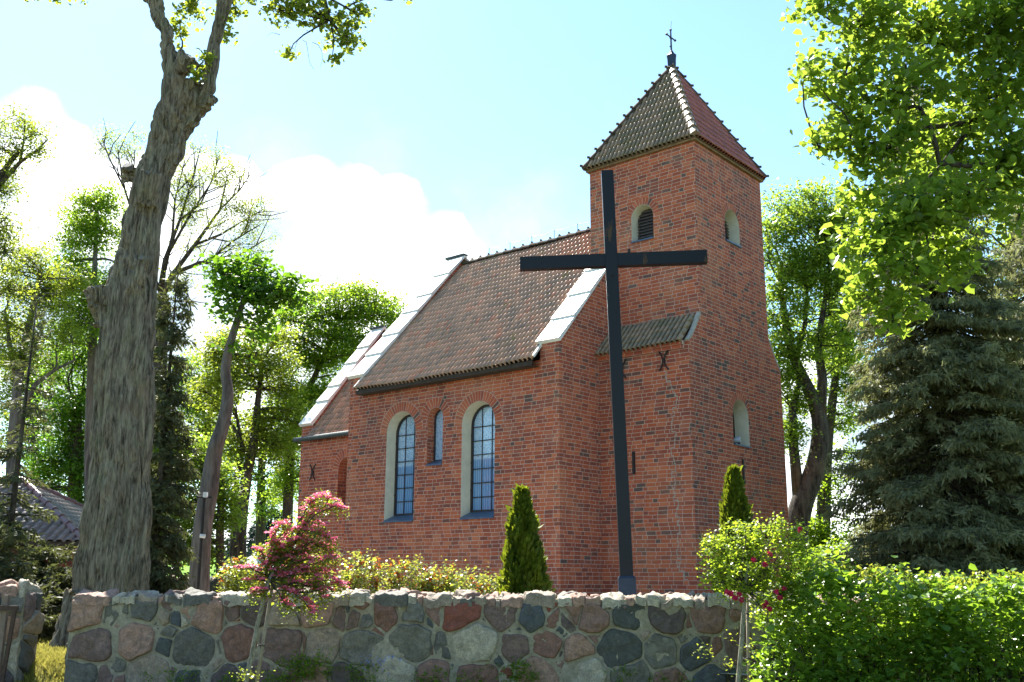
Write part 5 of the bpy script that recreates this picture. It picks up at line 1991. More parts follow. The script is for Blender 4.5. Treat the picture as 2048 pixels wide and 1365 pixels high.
# ------------------------------------------------------------------ conifers
def needle_boughs(rg, lines, width, per_m, nl, hang=0.7):
    """flat needle twigs along branch lines: arrays of quads"""
    V = []
    for (a, b_, sag) in lines:
        L = np.linalg.norm(b_ - a)
        n = max(3, int(L * per_m))
        t = rg.random(n) ** 0.8
        base = a + (b_ - a) * t[:, None]
        base[:, 2] -= sag * np.sin(np.pi * t * 0.9) * L
        d = (b_ - a) / L
        side = np.cross(d, np.array([0, 0, 1.0]))
        side /= np.linalg.norm(side) + 1e-9
        out = d * rg.uniform(0.1, 0.9, n)[:, None] + side * rg.normal(0, 0.8, n)[:, None]
        out[:, 2] -= rg.uniform(-0.35, hang * 1.6, n)
        base += rg.normal(0, 0.035, (n, 3))
        out /= np.linalg.norm(out, axis=1)[:, None]
        ln = nl * rg.uniform(0.5, 1.4, n)[:, None]
        w = np.cross(out, rg.normal(0, 1, (n, 3)))
        w /= np.linalg.norm(w, axis=1)[:, None]
        w *= width * rg.uniform(0.6, 1.3, n)[:, None]
        V.append(np.stack([base - w * 0.5, base + out * ln * 0.45 - w, base + out * ln, base + out * ln * 0.45 + w], 1))
    V = np.concatenate(V)
    return V.reshape(-1, 3)


def conifer(name, label, base, H, Rb, mat, seed, per_m=30, nl=0.22, width=0.02, hang=0.8, droop=0.25, levels=None, z0=0.3, group=None, power=0.8, trunk_r=0.2, sparse=0.0, cat='tree', full=1.0):
    rg = np.random.default_rng(seed)
    root = empty(name, tuple(base), label, cat, group)
    base = np.array(base, float)
    m = MB()
    m.tube([tuple(base + [0, 0, -0.1]), tuple(base + [0, 0, H * 0.5]), tuple(base + [0, 0, H])], [trunk_r, trunk_r * 0.55, 0.015], 9)
    lines = []
    bl = MB()
    levels = levels or int(H / 0.33)
    for k in range(levels):
        f = k / (levels - 1)
        z = z0 + (H - z0 - 0.1) * f
        R_ = Rb * (1 - f) ** power + 0.08
        nb_ = int((6 + 5 * (1 - f)) * full)
        for q in range(nb_):
            if rg.random() < sparse:
                continue
            th = rg.uniform(0, 2 * math.pi)
            r_ = R_ * rg.uniform(0.62, 1.12)
            a = base + np.array([0, 0, z + rg.uniform(-.3, .3) * (1 - f)])
            e = a + np.array([math.cos(th) * r_, math.sin(th) * r_, -(droop + rg.uniform(-.2, .2)) * r_ + 0.25 * (f > 0.8)])
            lines.append((a, e, 0.06))
            bl.tube([tuple(a), tuple((a + e) / 2 + [0, 0, -0.04 * r_]), tuple(e)], [0.03 * (1 - f) + 0.008, 0.02 * (1 - f) + 0.005, 0.004], 4, False)
            for s_ in range(int(r_ / 0.35)):
                t = rg.uniform(0.35, 0.98)
                p = a + (e - a) * t
                th2 = th + rg.choice([-1, 1]) * rg.uniform(0.5, 1.1)
                l2 = 0.40 * r_ * (1.2 - t) + 0.12
                lines.append((p, p + np.array([math.cos(th2) * l2, math.sin(th2) * l2, -droop * 1.3 * l2]), 0.05))
    V = needle_boughs(rg, lines, width, per_m, nl, hang)
    n = len(V) // 4
    # colour follows whole twigs, so neighbouring quads share a tone
    rr = np.clip(0.5 + 0.35 * np.sin(V[::4, 0] * 5 + V[::4, 2] * 4) * np.sin(V[::4, 1] * 4) + rg.normal(0, 0.2, n), 0, 1)
    npmesh('needle_boughs', V, np.arange(4 * n).reshape(-1, 4), mat, root, rr)
    m.build('trunk', BARK_D, root, True, local=False)
    bl.build('branches', BARK_D, root, False, local=False)
    return root


def on_ground(px, Y):
    p = P(px, 1200, Y)
    return (p[0], Y, 0.3)


# big spruce on the right
b0 = on_ground(1930, 22)
conifer('spruce_tree', 'large dark drooping spruce at the right above the hedge', b0, 12.6, 2.75, L_SPRUCE, 61, 85, 0.145, 0.020, 1.0, 0.30, 52, z0=0.3, power=0.60, trunk_r=0.24, full=1.9)
b1 = on_ground(2150, 25)
conifer('spruce_tree', 'second dark spruce cut off by the right edge of the picture', b1, 11.5, 3.2, L_SPRUCE, 62, 55, 0.17, 0.024, 1.0, 0.30, 40, z0=0.3, power=0.62, trunk_r=0.24, full=1.7)
# dark cypress-like conifer right behind the thick trunk
conifer('juniper_tree', 'narrow dark conifer half hidden by the right side of the thick trunk', on_ground(300, 25), 8.9, 0.85, L_YEW, 63, 80, 0.17, 0.026, 0.9, 0.30, 44, z0=0.1, power=0.45, trunk_r=0.12, full=1.2, sparse=0.35)
# spreading dark conifers at the lower left
conifer('juniper_tree', 'tall thin stemmed dark conifer at the left edge', on_ground(4, 23), 7.6, 0.95, L_YEW, 64, 60, 0.15, 0.022, 0.7, 0.15, 24, z0=1.2, power=0.6, trunk_r=0.10, sparse=0.5)
conifer('juniper_shrub', 'broad dark juniper with spreading boughs before the tiled house', on_ground(80, 22.5), 1.85, 2.0, L_YEW, 65, 90, 0.14, 0.024, 0.5, -0.10, 20, z0=0.2, power=0.75, trunk_r=0.08, cat='shrub')
conifer('juniper_shrub', 'low dark juniper bough mass at the far left above the gate pier', on_ground(-30, 20.5), 2.2, 1.3, L_YEW, 66, 90, 0.14, 0.024, 0.5, -0.05, 18, z0=0.2, power=0.7, trunk_r=0.08, cat='shrub')
# blue firs far off
FIR = 'distant firs beyond the enclosure wall'
conifer('fir_tree', 'distant pointed blue fir left of the chancel, tallest of the far firs', on_ground(533, 62), 7.0, 1.9, L_BLUE, 67, 26, 0.34, 0.05, 0.6, 0.15, 22, power=0.9, group=FIR)
conifer('fir_tree', 'slim distant fir just left of the tallest far fir', on_ground(506, 66), 6.2, 1.2, L_BLUE, 68, 24, 0.34, 0.05, 0.6, 0.15, 20, power=0.9, group=FIR)
conifer('fir_tree', 'small distant fir between two dark trunks', on_ground(455, 64), 4.6, 1.3, L_BLUE, 69, 24, 0.34, 0.05, 0.6, 0.15, 16, power=0.9, group=FIR)


# far woodland band
def woodland():
    rg = np.random.default_rng(77)
    C = []
    for k in range(260):
        px = rg.uniform(-500, 2600)
        Y = rg.uniform(150, 185)
        top = 1112 + 14 * math.sin(px * 0.013) + rg.uniform(-10, 14)
        c = P(px, rg.uniform(top, 1150), Y)
        C.append(c + rg.normal(0, 1, (60, 3)) * np.array([2.0, 1.6, 1.0]))
    V, F, r = leaves(np.concatenate(C), 1.1, 0.3, 0.8, 0.2, 0, 78)
    o = npmesh('woodland', V, F, L_BLUE, None, r)  # bluish haze of distance is put into the foliage colour
    tag(o, 'dark bluish wood along the far edge of the green field', 'woodland', kind='stuff')


woodland()


# thujas beside the church
def thuja(label, px, Y, top_py, half_px, seed):
    rg = np.random.default_rng(seed)
    s = Y / F_PX
    H = P(px, top_py, Y)[2] - 0.3
    x = P(px, 1100, Y)[0]
    root = empty('thuja', (x, Y, 0.3), label, 'thuja', 'clipped columnar thujas beside the church')
    n = 15000
    f = rg.random(n) ** 0.85
    prof = np.interp(f, [0, .12, .35, .6, .8, .93, 1], [.80, .98, 1.0, .74, .45, .20, .03]) * half_px * s
    th = rg.uniform(0, 2 * math.pi, n)
    lump = 1 + 0.20 * np.sin(3 * th + 9 * f + seed) * np.sin(14 * f + 2 * th) + 0.14 * np.sin(6 * th - 24 * f) + 0.12 * np.sin(2 * th + 31 * f + seed) + rg.normal(0, .06, n)
    rr = prof * lump * (1 - 0.5 * rg.random(n) ** 2.2)
    C = np.stack([x + rr * np.cos(th), Y + rr * np.sin(th), 0.3 + H * f], -1)
    out = np.stack([np.cos(th), np.sin(th), np.zeros(n)], -1)
    t = out * rg.uniform(0.15, 0.8, n)[:, None] + rg.normal(0, .22, (n, 3))
    t[:, 2] += 0.9
    t /= np.linalg.norm(t, axis=1)[:, None]
    sd = np.cross(t, rg.normal(0, 1, (n, 3)))
    sd /= np.linalg.norm(sd, axis=1)[:, None]
    L = 0.105 * (rg.uniform(.5, 1.6, n) * np.where(rg.random(n) < .02, 1.6, 1.0))[:, None]
    w = L * 0.20
    V = np.stack([C, C + t * L * .55 - sd * w, C + t * L, C + t * L * .55 + sd * w], 1).reshape(-1, 3)
    rv = np.clip(0.45 + 0.3 * np.sin(3 * th + 9 * f) + rg.normal(0, .2, n), 0, 1)
    npmesh('foliage', V, np.arange(4 * n).reshape(-1, 4), L_THUJA, root, rv)
    m = MB()
    m.tube([(x, Y, .25), (x, Y, .3 + H * .5), (x, Y, .3 + H * .9)], [.05, .035, .01], 8)
    m.build('stem', BARK_D, root, True, local=False)


thuja('bright green columnar thuja in front of the nave corner', 1045, 18.0, 985, 41, 71)
thuja('slimmer thuja before the tower, rising behind the rose standard', 1474, 18.6, 945, 40, 72)


# ------------------------------------------------------------------ hedge in front on the right
def hedge():
    rg = np.random.default_rng(81)
    Y = 13.6
    s = Y / F_PX
    p0 = P(1560, 1300, Y)
    root = empty('hedge', (p0[0] + 2.0, Y, 0.0), 'broad leafy green hedge with yellow tips in front of the wall end', 'hedge')
    top = lambda px: np.interp(px, [1500, 1540, 1600, 1660, 1720, 1800, 1880, 1960, 2048, 2300], [1330, 1200, 1140, 1132, 1145, 1150, 1165, 1162, 1158, 1150])
    C, T, LN = [], [], MB()
    for k in range(1150):
        px = rg.uniform(1515, 2260)
        dY = rg.uniform(-0.6, 1.0)
        t_ = top(px) + 8 * math.sin(px * .09) + 10 * abs(dY - 0.5)
        py = t_ + (1480 - t_) * rg.random() ** 1.1
        left = np.interp(py, [1180, 1300, 1480], [1560, 1525, 1510])
        if px < left:
            continue
        c = P(px, py, Y + dY)
        c = c + rg.normal(0, .05, 3)
        n = 22
        C.append(c + rg.normal(0, 1, (n, 3)) * np.array([.10, .10, .075]))
    # upright young shoots
    for k in range(260):
        px = rg.uniform(1530, 2260)
        dY = rg.uniform(-0.3, 0.9)
        a = P(px, top(px) + 18, Y + dY)
        h = rg.uniform(0.08, 0.24)
        b_ = a + np.array([rg.normal(0, .04), rg.normal(0, .04), h])
        LN.tube([tuple(a - [0, 0, .1]), tuple(b_)], [.004, .002], 4)
        for q in np.linspace(0.2, 1, 7):
            T.append(a + (b_ - a) * q + rg.normal(0, .016, (2, 3)))
    for k in range(90):
        px = rg.uniform(1530, 2250)
        a = P(px, 1420, Y + rg.uniform(-.2, .6))
        a[2] = 0
        b_ = P(px + rg.normal(0, 40), top(px) + rg.uniform(20, 120), Y + rg.uniform(-.2, .6))
        LN.tube([tuple(p) for p in curve_pts(a, b_, rg, .06, 5)], [.012, .010, .008, .006, .003], 5)
    V, F, r = heart_leaves(np.concatenate(C), 0.072, 82, .2, .7)
    npmesh('leaves', V, F, L_HEDGE, root, r)
    V, F, r = leaves(np.concatenate(T), 0.055, .3, .55, .3, 0, 83)
    npmesh('young_shoots', V, F, L_TIP, root, r)
    LN.build('stems', BARK_D, root, local=False)


hedge()


# ------------------------------------------------------------------ small standard trees before the wall
def stake(px0, py0, px1, py1, Y, label):
    a, b_ = P(px0, py0, Y), P(px1, py1, Y)
    d_ = (b_ - a) / (b_[2] - a[2])
    a = a - d_ * a[2]
    root = empty('support_stake', tuple(a), label, 'stake')
    m = MB()
    m.tube([tuple(a - d_ * 0.1), tuple(a * .5 + b_ * .5), tuple(b_)], [.024, .022, .021], 9)
    m.build('stake_pole', STAKEW, root, True, local=False)
    m = MB()
    for q in (0.45, 0.83):
        c = a + (b_ - a) * q
        m2 = MB()
        m2.tube([tuple(c + np.array([.045 * math.cos(t) - .02, .045 * math.sin(t), .012 * math.sin(3 * t)])) for t in np.linspace(0, 2 * math.pi, 12)], .007, 6, False)
        m2.build('tie', DARKM, root, local=False)


def hawthorn():
    rg = np.random.default_rng(91)
    Y = 13.9
    s = Y / F_PX
    SP = [[(560, 1130), (590, 1080), (610, 1020), (640, 990), (668, 1004)], [(590, 1075), (630, 1030), (665, 1014), (692, 1020)], [(560, 1110), (545, 1080), (560, 1052), (582, 1044)],
          [(530, 1130), (525, 1105), (514, 1100)], [(530, 1150), (500, 1136), (476, 1138)], [(570, 1110), (610, 1060), (650, 1070), (666, 1086)], [(570, 1120), (620, 1085), (655, 1100), (674, 1122)],
          [(565, 1140), (610, 1120), (660, 1122)], [(560, 1160), (620, 1130), (650, 1122), (664, 1114)], [(560, 1170), (620, 1165), (670, 1160), (690, 1172)], [(545, 1170), (580, 1180), (610, 1205), (626, 1232)],
          [(550, 1180), (600, 1185), (640, 1180), (652, 1196)], [(540, 1180), (520, 1182), (500, 1184)], [(560, 1190), (570, 1208), (582, 1216)], [(550, 1130), (540, 1100), (575, 1067), (602, 1054)],
          [(570, 1140), (600, 1095), (630, 1060), (642, 1047)], [(545, 1150), (570, 1130), (590, 1115), (610, 1112)], [(550, 1160), (590, 1150), (620, 1148), (640, 1156)], [(540, 1160), (560, 1150), (580, 1160), (600, 1170)],
          [(550, 1140), (560, 1100), (580, 1085), (600, 1080)], [(600, 1040), (620, 1005), (650, 992)], [(540, 1165), (515, 1160), (490, 1165)], [(560, 1120), (590, 1110), (640, 1095), (662, 1100)],
          [(540, 1140), (555, 1115), (545, 1095), (556, 1085)], [(555, 1160), (600, 1140), (640, 1140), (668, 1148)], [(610, 1170), (640, 1172), (660, 1184)], [(530, 1150), (540, 1128), (560, 1118)]]
    st0, st1, st2 = P(490, 1372, Y), P(514, 1255, Y), P(536, 1165, Y)
    d_ = (st1 - st0) / (st1[2] - st0[2])
    st00 = st0 - d_ * st0[2]
    root = empty('hawthorn_tree', tuple(st00), 'small hawthorn covered in pink blossom in front of the wall', 'hawthorn')
    m = MB()
    m.tube([tuple(q) for q in (st00 - d_ * .1, st0, st0 * .5 + st1 * .5 + [.008, 0, 0], st1, st2, P(548, 1140, Y))], [.034, .031, .03, .028, .026, .016], 10)
    m.build('stem', BARK_Y, root, True, local=False)
    lb = MB()
    FL, LF, CL = [], [], []
    for rep in range(2):
        for sp_ in SP:
            dY = rg.normal(0, .22)
            j = rg.normal(0, 5 * rep, 2)
            pts = [P(x + j[0] * (i > 0), y + j[1] * (i > 0), Y + dY * i / len(sp_)) for i, (x, y) in enumerate(sp_)]
            full = []
            for i in range(len(pts) - 1):
                for t in np.linspace(0, 1, 6, endpoint=False):
                    full.append(pts[i] * (1 - t) + pts[i + 1] * t)
            full.append(pts[-1])
            full = [st2 + [0, 0, .05]] + full
            lb.tube([tuple(p) for p in full], list(np.linspace(.012, .003, len(full))), 5)
            L = len(full)
            for i in range(3, L):
                f = i / L
                if rg.random() < (.8 if rep == 0 else .42):
                    CL.append(full[i] + np.array([rg.normal(0, .03), rg.normal(0, .05), .02]))
                LF.append(full[i] + rg.normal(0, .055, (11, 3)) - [0, 0, .035])
    for c in CL:
        n = 26
        u = rg.normal(0, 1, (n, 3))
        u[:, 2] = np.abs(u[:, 2]) * .8
        u /= np.linalg.norm(u, axis=1)[:, None]
        FL.append(c + u * np.array([.047, .047, .034]) * rg.uniform(.6, 1.0, (n, 1)))
    lb.build('branches', BARK_D, root, local=False)
    V, F, r = leaves(np.concatenate(FL), 0.030, .6, .95, .15, 0, 92, .2)
    npmesh('blossom', V, F, L_PINK, root, r)
    V, F, r = leaves(np.concatenate(LF), 0.036, .3, .7, .25, .1, 93)
    npmesh('leaves', V, F, L_YELLOW, root, r)
    # basal shoots
    C = P(495, 1350, Y) + rg.normal(0, 1, (120, 3)) * np.array([.10, .10, .045])
    V, F, r = leaves(C, 0.034, .3, .7, .25, 0, 94)
    npmesh('basal_shoots', V, F, L_TIP, root, r)
    stake(512, 1372, 548, 1150, Y + .07, 'thin weathered stake tied beside the stem of the pink hawthorn')


hawthorn()


def rose_standard():
    rg = np.random.default_rng(95)
    Y = 13.4
    s = Y / F_PX
    a, b_ = P(1476, 1372, Y), P(1490, 1180, Y)
    d_ = (b_ - a) / (b_[2] - a[2])
    a0 = a - d_ * a[2]
    root = empty('rose_standard', tuple(a0), 'standard rose with a bushy light green crown and a few magenta blooms', 'rose')
    m = MB()
    m.tube([tuple(q) for q in (a0 - d_ * .1, a, a * .5 + b_ * .5 + [.006, 0, 0], b_, P(1496, 1130, Y))], [.034, .032, .029, .026, .014], 10)
    m.build('stem', BARK_Y, root, True, local=False)
    blobs = [(1440, 1100, 42, 36), (1420, 1085, 26, 24), (1480, 1085, 48, 38), (1530, 1075, 45, 34), (1570, 1090, 40, 36), (1470, 1140, 52, 36), (1530, 1140, 60, 40), (1580, 1140, 40, 40), (1440, 1165, 38, 28),
             (1500, 1185, 50, 26), (1560, 1190, 46, 34), (1420, 1130, 25, 22), (1550, 1050, 30, 16), (1490, 1055, 26, 14), (1590, 1060, 22, 22), (1530, 1230, 40, 24), (1570, 1240, 26, 24), (1600, 1100, 25, 30)]
    C, FLW = [], []
    lb = MB()
    for (px, py, rx, ry) in blobs:
        dY = rg.uniform(-.25, .25)
        c = P(px, py, Y + dY)
        lb.tube([tuple(p) for p in curve_pts(b_, c, rg, .08, 5)], [.014, .010, .008, .006, .004], 5)
        nc = int(rx * ry / 42)
        u = rg.normal(0, 1, (nc, 3))
        u /= np.linalg.norm(u, axis=1)[:, None]
        cen = c + u * (rg.random(nc) ** .42)[:, None] * np.array([rx * s, (rx + ry) * s * .6, ry * s])
        for ce in cen[::3]:
            lb.tube([tuple(p) for p in curve_pts(c, ce, rg, .1, 3)], [.005, .003, .002], 4)
        C.append((cen[:, None] + rg.normal(0, .045, (nc, 15, 3))).reshape(-1, 3))
    for (px, py) in ((1462, 1188), (1470, 1196), (1483, 1200), (1478, 1190), (1455, 1185), (1532, 1206), (1528, 1212), (1540, 1218), (1553, 1184), (1560, 1196), (1507, 1120), (1530, 1130), (1568, 1178), (1540, 1108), (1600, 1060)):
        c = P(px, py, Y - .30)
        u = rg.normal(0, 1, (26, 3))
        u /= np.linalg.norm(u, axis=1)[:, None]
        V, F, r = leaves(c + u * .026, .036, 0, .95, .2, 0, int(px), .2)
        npmesh('bloom', V, F, L_MAGENTA, root, r)
    lb.build('branches', BARK_D, root, local=False)
    V, F, r = leaves(np.concatenate(C), .040, .5, .72, .25, .1, 96)
    npmesh('leaves', V, F, leaf_mat('light_rose_leaf', (.07, .14, .012), (.17, .24, .026), (.55, .70, .045), .55, .36, .6), root, r)
    C = np.concatenate([P(x, y, Y) + rg.normal(0, 1, (n, 3)) * np.array([.06, .06, .05]) for x, y, n in ((1500, 1290, 30), (1412, 1305, 22), (1400, 1302, 12), (1460, 1330, 22), (1505, 1340, 30), (1535, 1305, 14), (1470, 1270, 14))])
    V, F, r = leaves(C, .042, .4, .6, .25, 0, 98)
    npmesh('side_shoots', V, F, L_TIP, root, r)
    stake(1499, 1372, 1494, 1190, Y + .08, 'second thin pole tied beside the stem of the rose standard')


rose_standard()


# rose bushes behind the wall
def rose_bush(label, px, half, top, Y, seed, red=1.0):
    rg = np.random.default_rng(seed)
    s = Y / F_PX
    x = P(px, 1200, Y)[0]
    root = empty('rose_bush', (x, Y, .3), label, 'rose bush', 'rose bushes along the wall')
    C, T = [], []
    lb = MB()
    base = np.array([x, Y, .3])
    for k in range(46):
        t = rg.uniform(-1, 1)
        tx = px + half * t
        ty = top + rg.uniform(0, 55) + 26 * t * t
        tip = P(tx, ty, Y + rg.uniform(-.35, .35))
        pts = curve_pts(base + rg.normal(0, .08, 3) * [1, 1, 0], tip, rg, .05, 6)
        lb.tube([tuple(p) for p in pts], [.010, .009, .007, .006, .004, .003], 5)
        for i in range(2, 6):
            C.append(pts[i] + rg.normal(0, .085, (15, 3)))
        if rg.random() < .38 * red:
            for q in range(3):
                T.append(tip + [rg.normal(0, .03), rg.normal(0, .03), q * .035] + rg.normal(0, .022, (5, 3)))
        else:
            C.append(tip + rg.normal(0, .05, (10, 3)))
    lb.build('stems', BARK_Y, root, local=False)
    V, F, r = leaves(np.concatenate(C), .062, .6, .66, .2, .2, seed)
    npmesh('leaves', V, F, L_ROSE, root, r)
    if T:
        V, F, r = leaves(np.concatenate(T), .06, .1, .5, .3, .6, seed + 1)
        npmesh('red_shoots', V, F, L_ROSETIP, root, r)


rose_bush('rose bush with orange red shoots at the left behind the pink hawthorn', 485, 42, 1118, 17.0, 101, 1.0)
rose_bush('tall dense rose bush under the left nave window', 722, 42, 1112, 17.2, 102, .75)
rose_bush('rose bush with reddish shoots between the two nave windows', 820, 46, 1122, 17.2, 103, 1.0)
rose_bush('rose bush with long red tips just left of the middle of the row', 880, 36, 1130, 17.4, 104, 1.0)
rose_bush('glossy leaved rose bush next to the nave corner thuja', 950, 44, 1142, 17.1, 105, .5)
rose_bush('low rose bush behind the lower boughs of the pink hawthorn', 620, 46, 1140, 17.3, 106, .6)


# ------------------------------------------------------------------ grass and weeds
def grass():
    rg = np.random.default_rng(111)
    n = 34000
    px = rg.uniform(-60, 330, n)
    Y = 14.6 + 9.5 * rg.random(n) ** 1.3
    xs = (px - 1024) / F_PX * Y
    z = ground_h(xs, Y)
    C = np.stack([xs, Y, z], -1)
    a = rg.uniform(0, 2 * math.pi, n)
    h = rg.uniform(.04, .13, n)
    lean = rg.normal(0, .4, (n, 2)) * h[:, None]
    w = np.stack([np.cos(a), np.sin(a), np.zeros(n)], -1) * .006
    tip = C + np.concatenate([lean, h[:, None]], 1)
    mid = C + np.concatenate([lean * .35, h[:, None] * .6], 1)
    V = np.stack([C - w, C + w, mid + w * .8, tip, mid - w * .8], 1)
    V = V[:, [0, 1, 2, 3]].reshape(-1, 3)
    r = np.clip(.5 + .5 * np.sin(xs * 2) * np.sin(Y * 1.7) + rg.normal(0, .25, n), 0, 1)
    o = npmesh('grass', V, np.arange(4 * n).reshape(-1, 4), L_GRASS, None, r)
    tag(o, 'sunlit short grass in the gap and under the big linden', 'grass', kind='stuff')
    # weeds at the foot of the wall
    C2, B2 = [], []
    LN = []
    for (x0, w_, hh, k) in ((620, 40, 1305, 40), (600, 50, 1320, 40), (720, 60, 1330, 40), (870, 60, 1335, 40), (1030, 50, 1330, 40), (1045, 30, 1315, 26), (1250, 40, 1335, 24), (350, 60, 1342, 26), (450, 40, 1340, 20), (1350, 60, 1345, 30), (950, 60, 1345, 24), (540, 60, 1345, 30)):
        for q in range(k):
            xx, yy = x0 + rg.normal(0, w_ * .5), hh + rg.uniform(0, 45)
            C2.append(P(xx, yy, 15.05 + rg.uniform(-.2, .15)) + rg.normal(0, .035, (12, 3)))
    for q in range(40):
        B2.append(P(755 + rg.normal(0, 22), 1325 + rg.normal(0, 10), 15.0) + rg.normal(0, .012, (4, 3)))
    V, F, r = leaves(np.concatenate(C2), .045, .5, .5, .25, 0, 112)
    o = npmesh('weeds', V, F, L_GREEN, None, r)
    tag(o, 'green weeds growing along the foot of the stone wall', 'weeds', kind='stuff')
    V, F, r = leaves(np.concatenate(B2), .022, .5, .95, .1, 0, 113)
    o = npmesh('small_flowers', V, F, L_BLUEFL, None, r)
    tag(o, 'tiny pale blue flowers among the weeds at the wall foot', 'flowers', kind='stuff')


grass()


# ------------------------------------------------------------------ house with the tiled hip roof, left
def house():
    Y0 = 34.0
    e = P(168, 1082, Y0)                       # near right corner of the eaves
    top = P(52, 980, Y0 + 3.6)
    zt = e[2]
    root = empty('house', (e[0] - 4, Y0 + 4, .3), 'low house with grey brown tiled hip roof and dark red walls at the left', 'house')
    x1, x0, y0, y1 = e[0], e[0] - 13.0, Y0, Y0 + 8.6
    run = 4.3
    zr = zt + 2.35
    A = [Vector((x0, y0, zt)), Vector((x1, y0, zt)), Vector((x1, y1, zt)), Vector((x0, y1, zt))]
    R0, R1 = Vector((x0 + run, (y0 + y1) / 2, zr)), Vector((x1 - run, (y0 + y1) / 2, zr))
    HT = tile_mat('grey_brown_house_tile', [(0, (.13, .10, .095)), (.5, (.17, .13, .12)), (1, (.21, .155, .14))], 0.0, rough=.35)
    for (a, c, tops, sd) in ((A[0], A[1], (R0, R1), 1), (A[1], A[2], (R1,), 2), (A[2], A[3], (R1, R0), 3), (A[3], A[0], (R0,), 4)):
        ex = (c - a).normalized()
        tm = tops[0] if len(tops) == 1 else (tops[0] + tops[1]) / 2
        up = tm - (a + ex * (tm - a).dot(ex))
        Ln = up.length
        up.normalize()
        ez = ex.cross(up)
        V, F, r = pantiles((c - a).length, Ln, .30, .36, .8, .5, 40 + sd)
        ob = npmesh('roof_slope', place(V, a, ex, up, ez), F, HT, None, r)
        ta = min(tops, key=lambda q: (q - a).length)
        tc_ = min(tops, key=lambda q: (q - c).length)
        pl = []
        for (q, t, other) in ((a, ta, c), (c, tc_, a)):
            n = (t - q).cross(ez)
            if n.dot(other - q) > 0:
                n = -n
            pl.append((tuple(q), tuple(n.normalized())))
        clip_mesh(ob, pl)
        ob.parent = root
        ob.data.transform(Matrix.Translation(-root.location))
    HR = simple_mat('violet_brown_ridge_tile', (.13, .055, .058), .4, 0, .2, 8, .1)
    for (a, c) in ((A[0], R0), (A[1], R1), (A[2], R1), (A[3], R0), (R0, R1)):
        m = MB()
        n = 9
        for k in range(n):
            p, q = a.lerp(c, k / n), a.lerp(c, (k + 1.06) / n)
            m.tube([p + Vector((0, 0, .05)), q + Vector((0, 0, .04))], [.13, .105], 10)
        m.build('hip_ridge', HR, root, local=False)
    m = MB()
    o = .55
    m.box((x0 + o, y0 + o, 0.1), (x1 - o, y1 - o, zt - .02))
    m.build('wall', simple_mat('dark_red_timber_wall', (.17, .038, .024), .8, 0, .2, 5, .3), root, local=False)
    m = MB()
    m.box((x0 + .05, y0 + .05, zt - .16), (x1 - .05, y1 - .05, zt - .02))
    m.build('eaves_board', EAVEW, root, local=False)
    for xw in (x1 - 2.2, x1 - 5.2, x1 - 8.4):
        wv = bpy.data.objects.new('window', None)
        COL.objects.link(wv)
        wv.parent = root
        m = MB()
        m.box((xw - .5, y0 + o - .05, 1.0), (xw + .5, y0 + o + .03, 2.1))
        m.v = [tuple(Vector(v) - root.location) for v in m.v]
        m.build('frame', simple_mat('white_window_frame', (.7, .7, .68), .5), wv)
        m = MB()
        m.box((xw - .42, y0 + o - .07, 1.08), (xw + .42, y0 + o - .045, 2.02))
        m.v = [tuple(Vector(v) - root.location) for v in m.v]
        m.build('pane', DARKPANE, wv)


house()

# neighbouring building further left, out of the picture: its roof shows in the nave window's reflection
def barn():
    x0, x1, y0, y1 = -27.0, -18.5, 15.5, 25.0
    root = empty('barn', ((x0 + x1) / 2, (y0 + y1) / 2, 0), 'red roofed building left of the picture, mirrored in the right nave window', 'barn')
    m = MB()
    m.box((x0, y0, 0), (x1, y1, 3.0))
    m.build('wall', BRICK, root, local=False)
    zr, zt, ym = 7.0, 3.05, (y0 + y1) / 2
    for (a, c, sd) in ((Vector((x1 + .4, y0 - .4, zt)), Vector((x1 + .4, y1 + .4, zt)), 1), (Vector((x0 - .4, y1 + .4, zt)), Vector((x0 - .4, y0 - .4, zt)), 2)):
        ex = (c - a).normalized()
        top_ = Vector(((x0 + x1) / 2, a.y, zr))
        up = top_ - a
        Ln = up.length
        up.normalize()
        V, F, r = pantiles((c - a).length, Ln, .3, .38, 1, 1, 60 + sd)
        ob = npmesh('roof_slope', place(V, a, ex, up, ex.cross(up)), F, TILE_R, root, r)
    m = MB()
    for y in (y0, y1):
        m.poly([(x0, y, 3.0), (x1, y, 3.0), ((x0 + x1) / 2, y, zr - .1)])
    m.build('gable', BRICK, root, local=False)


barn()


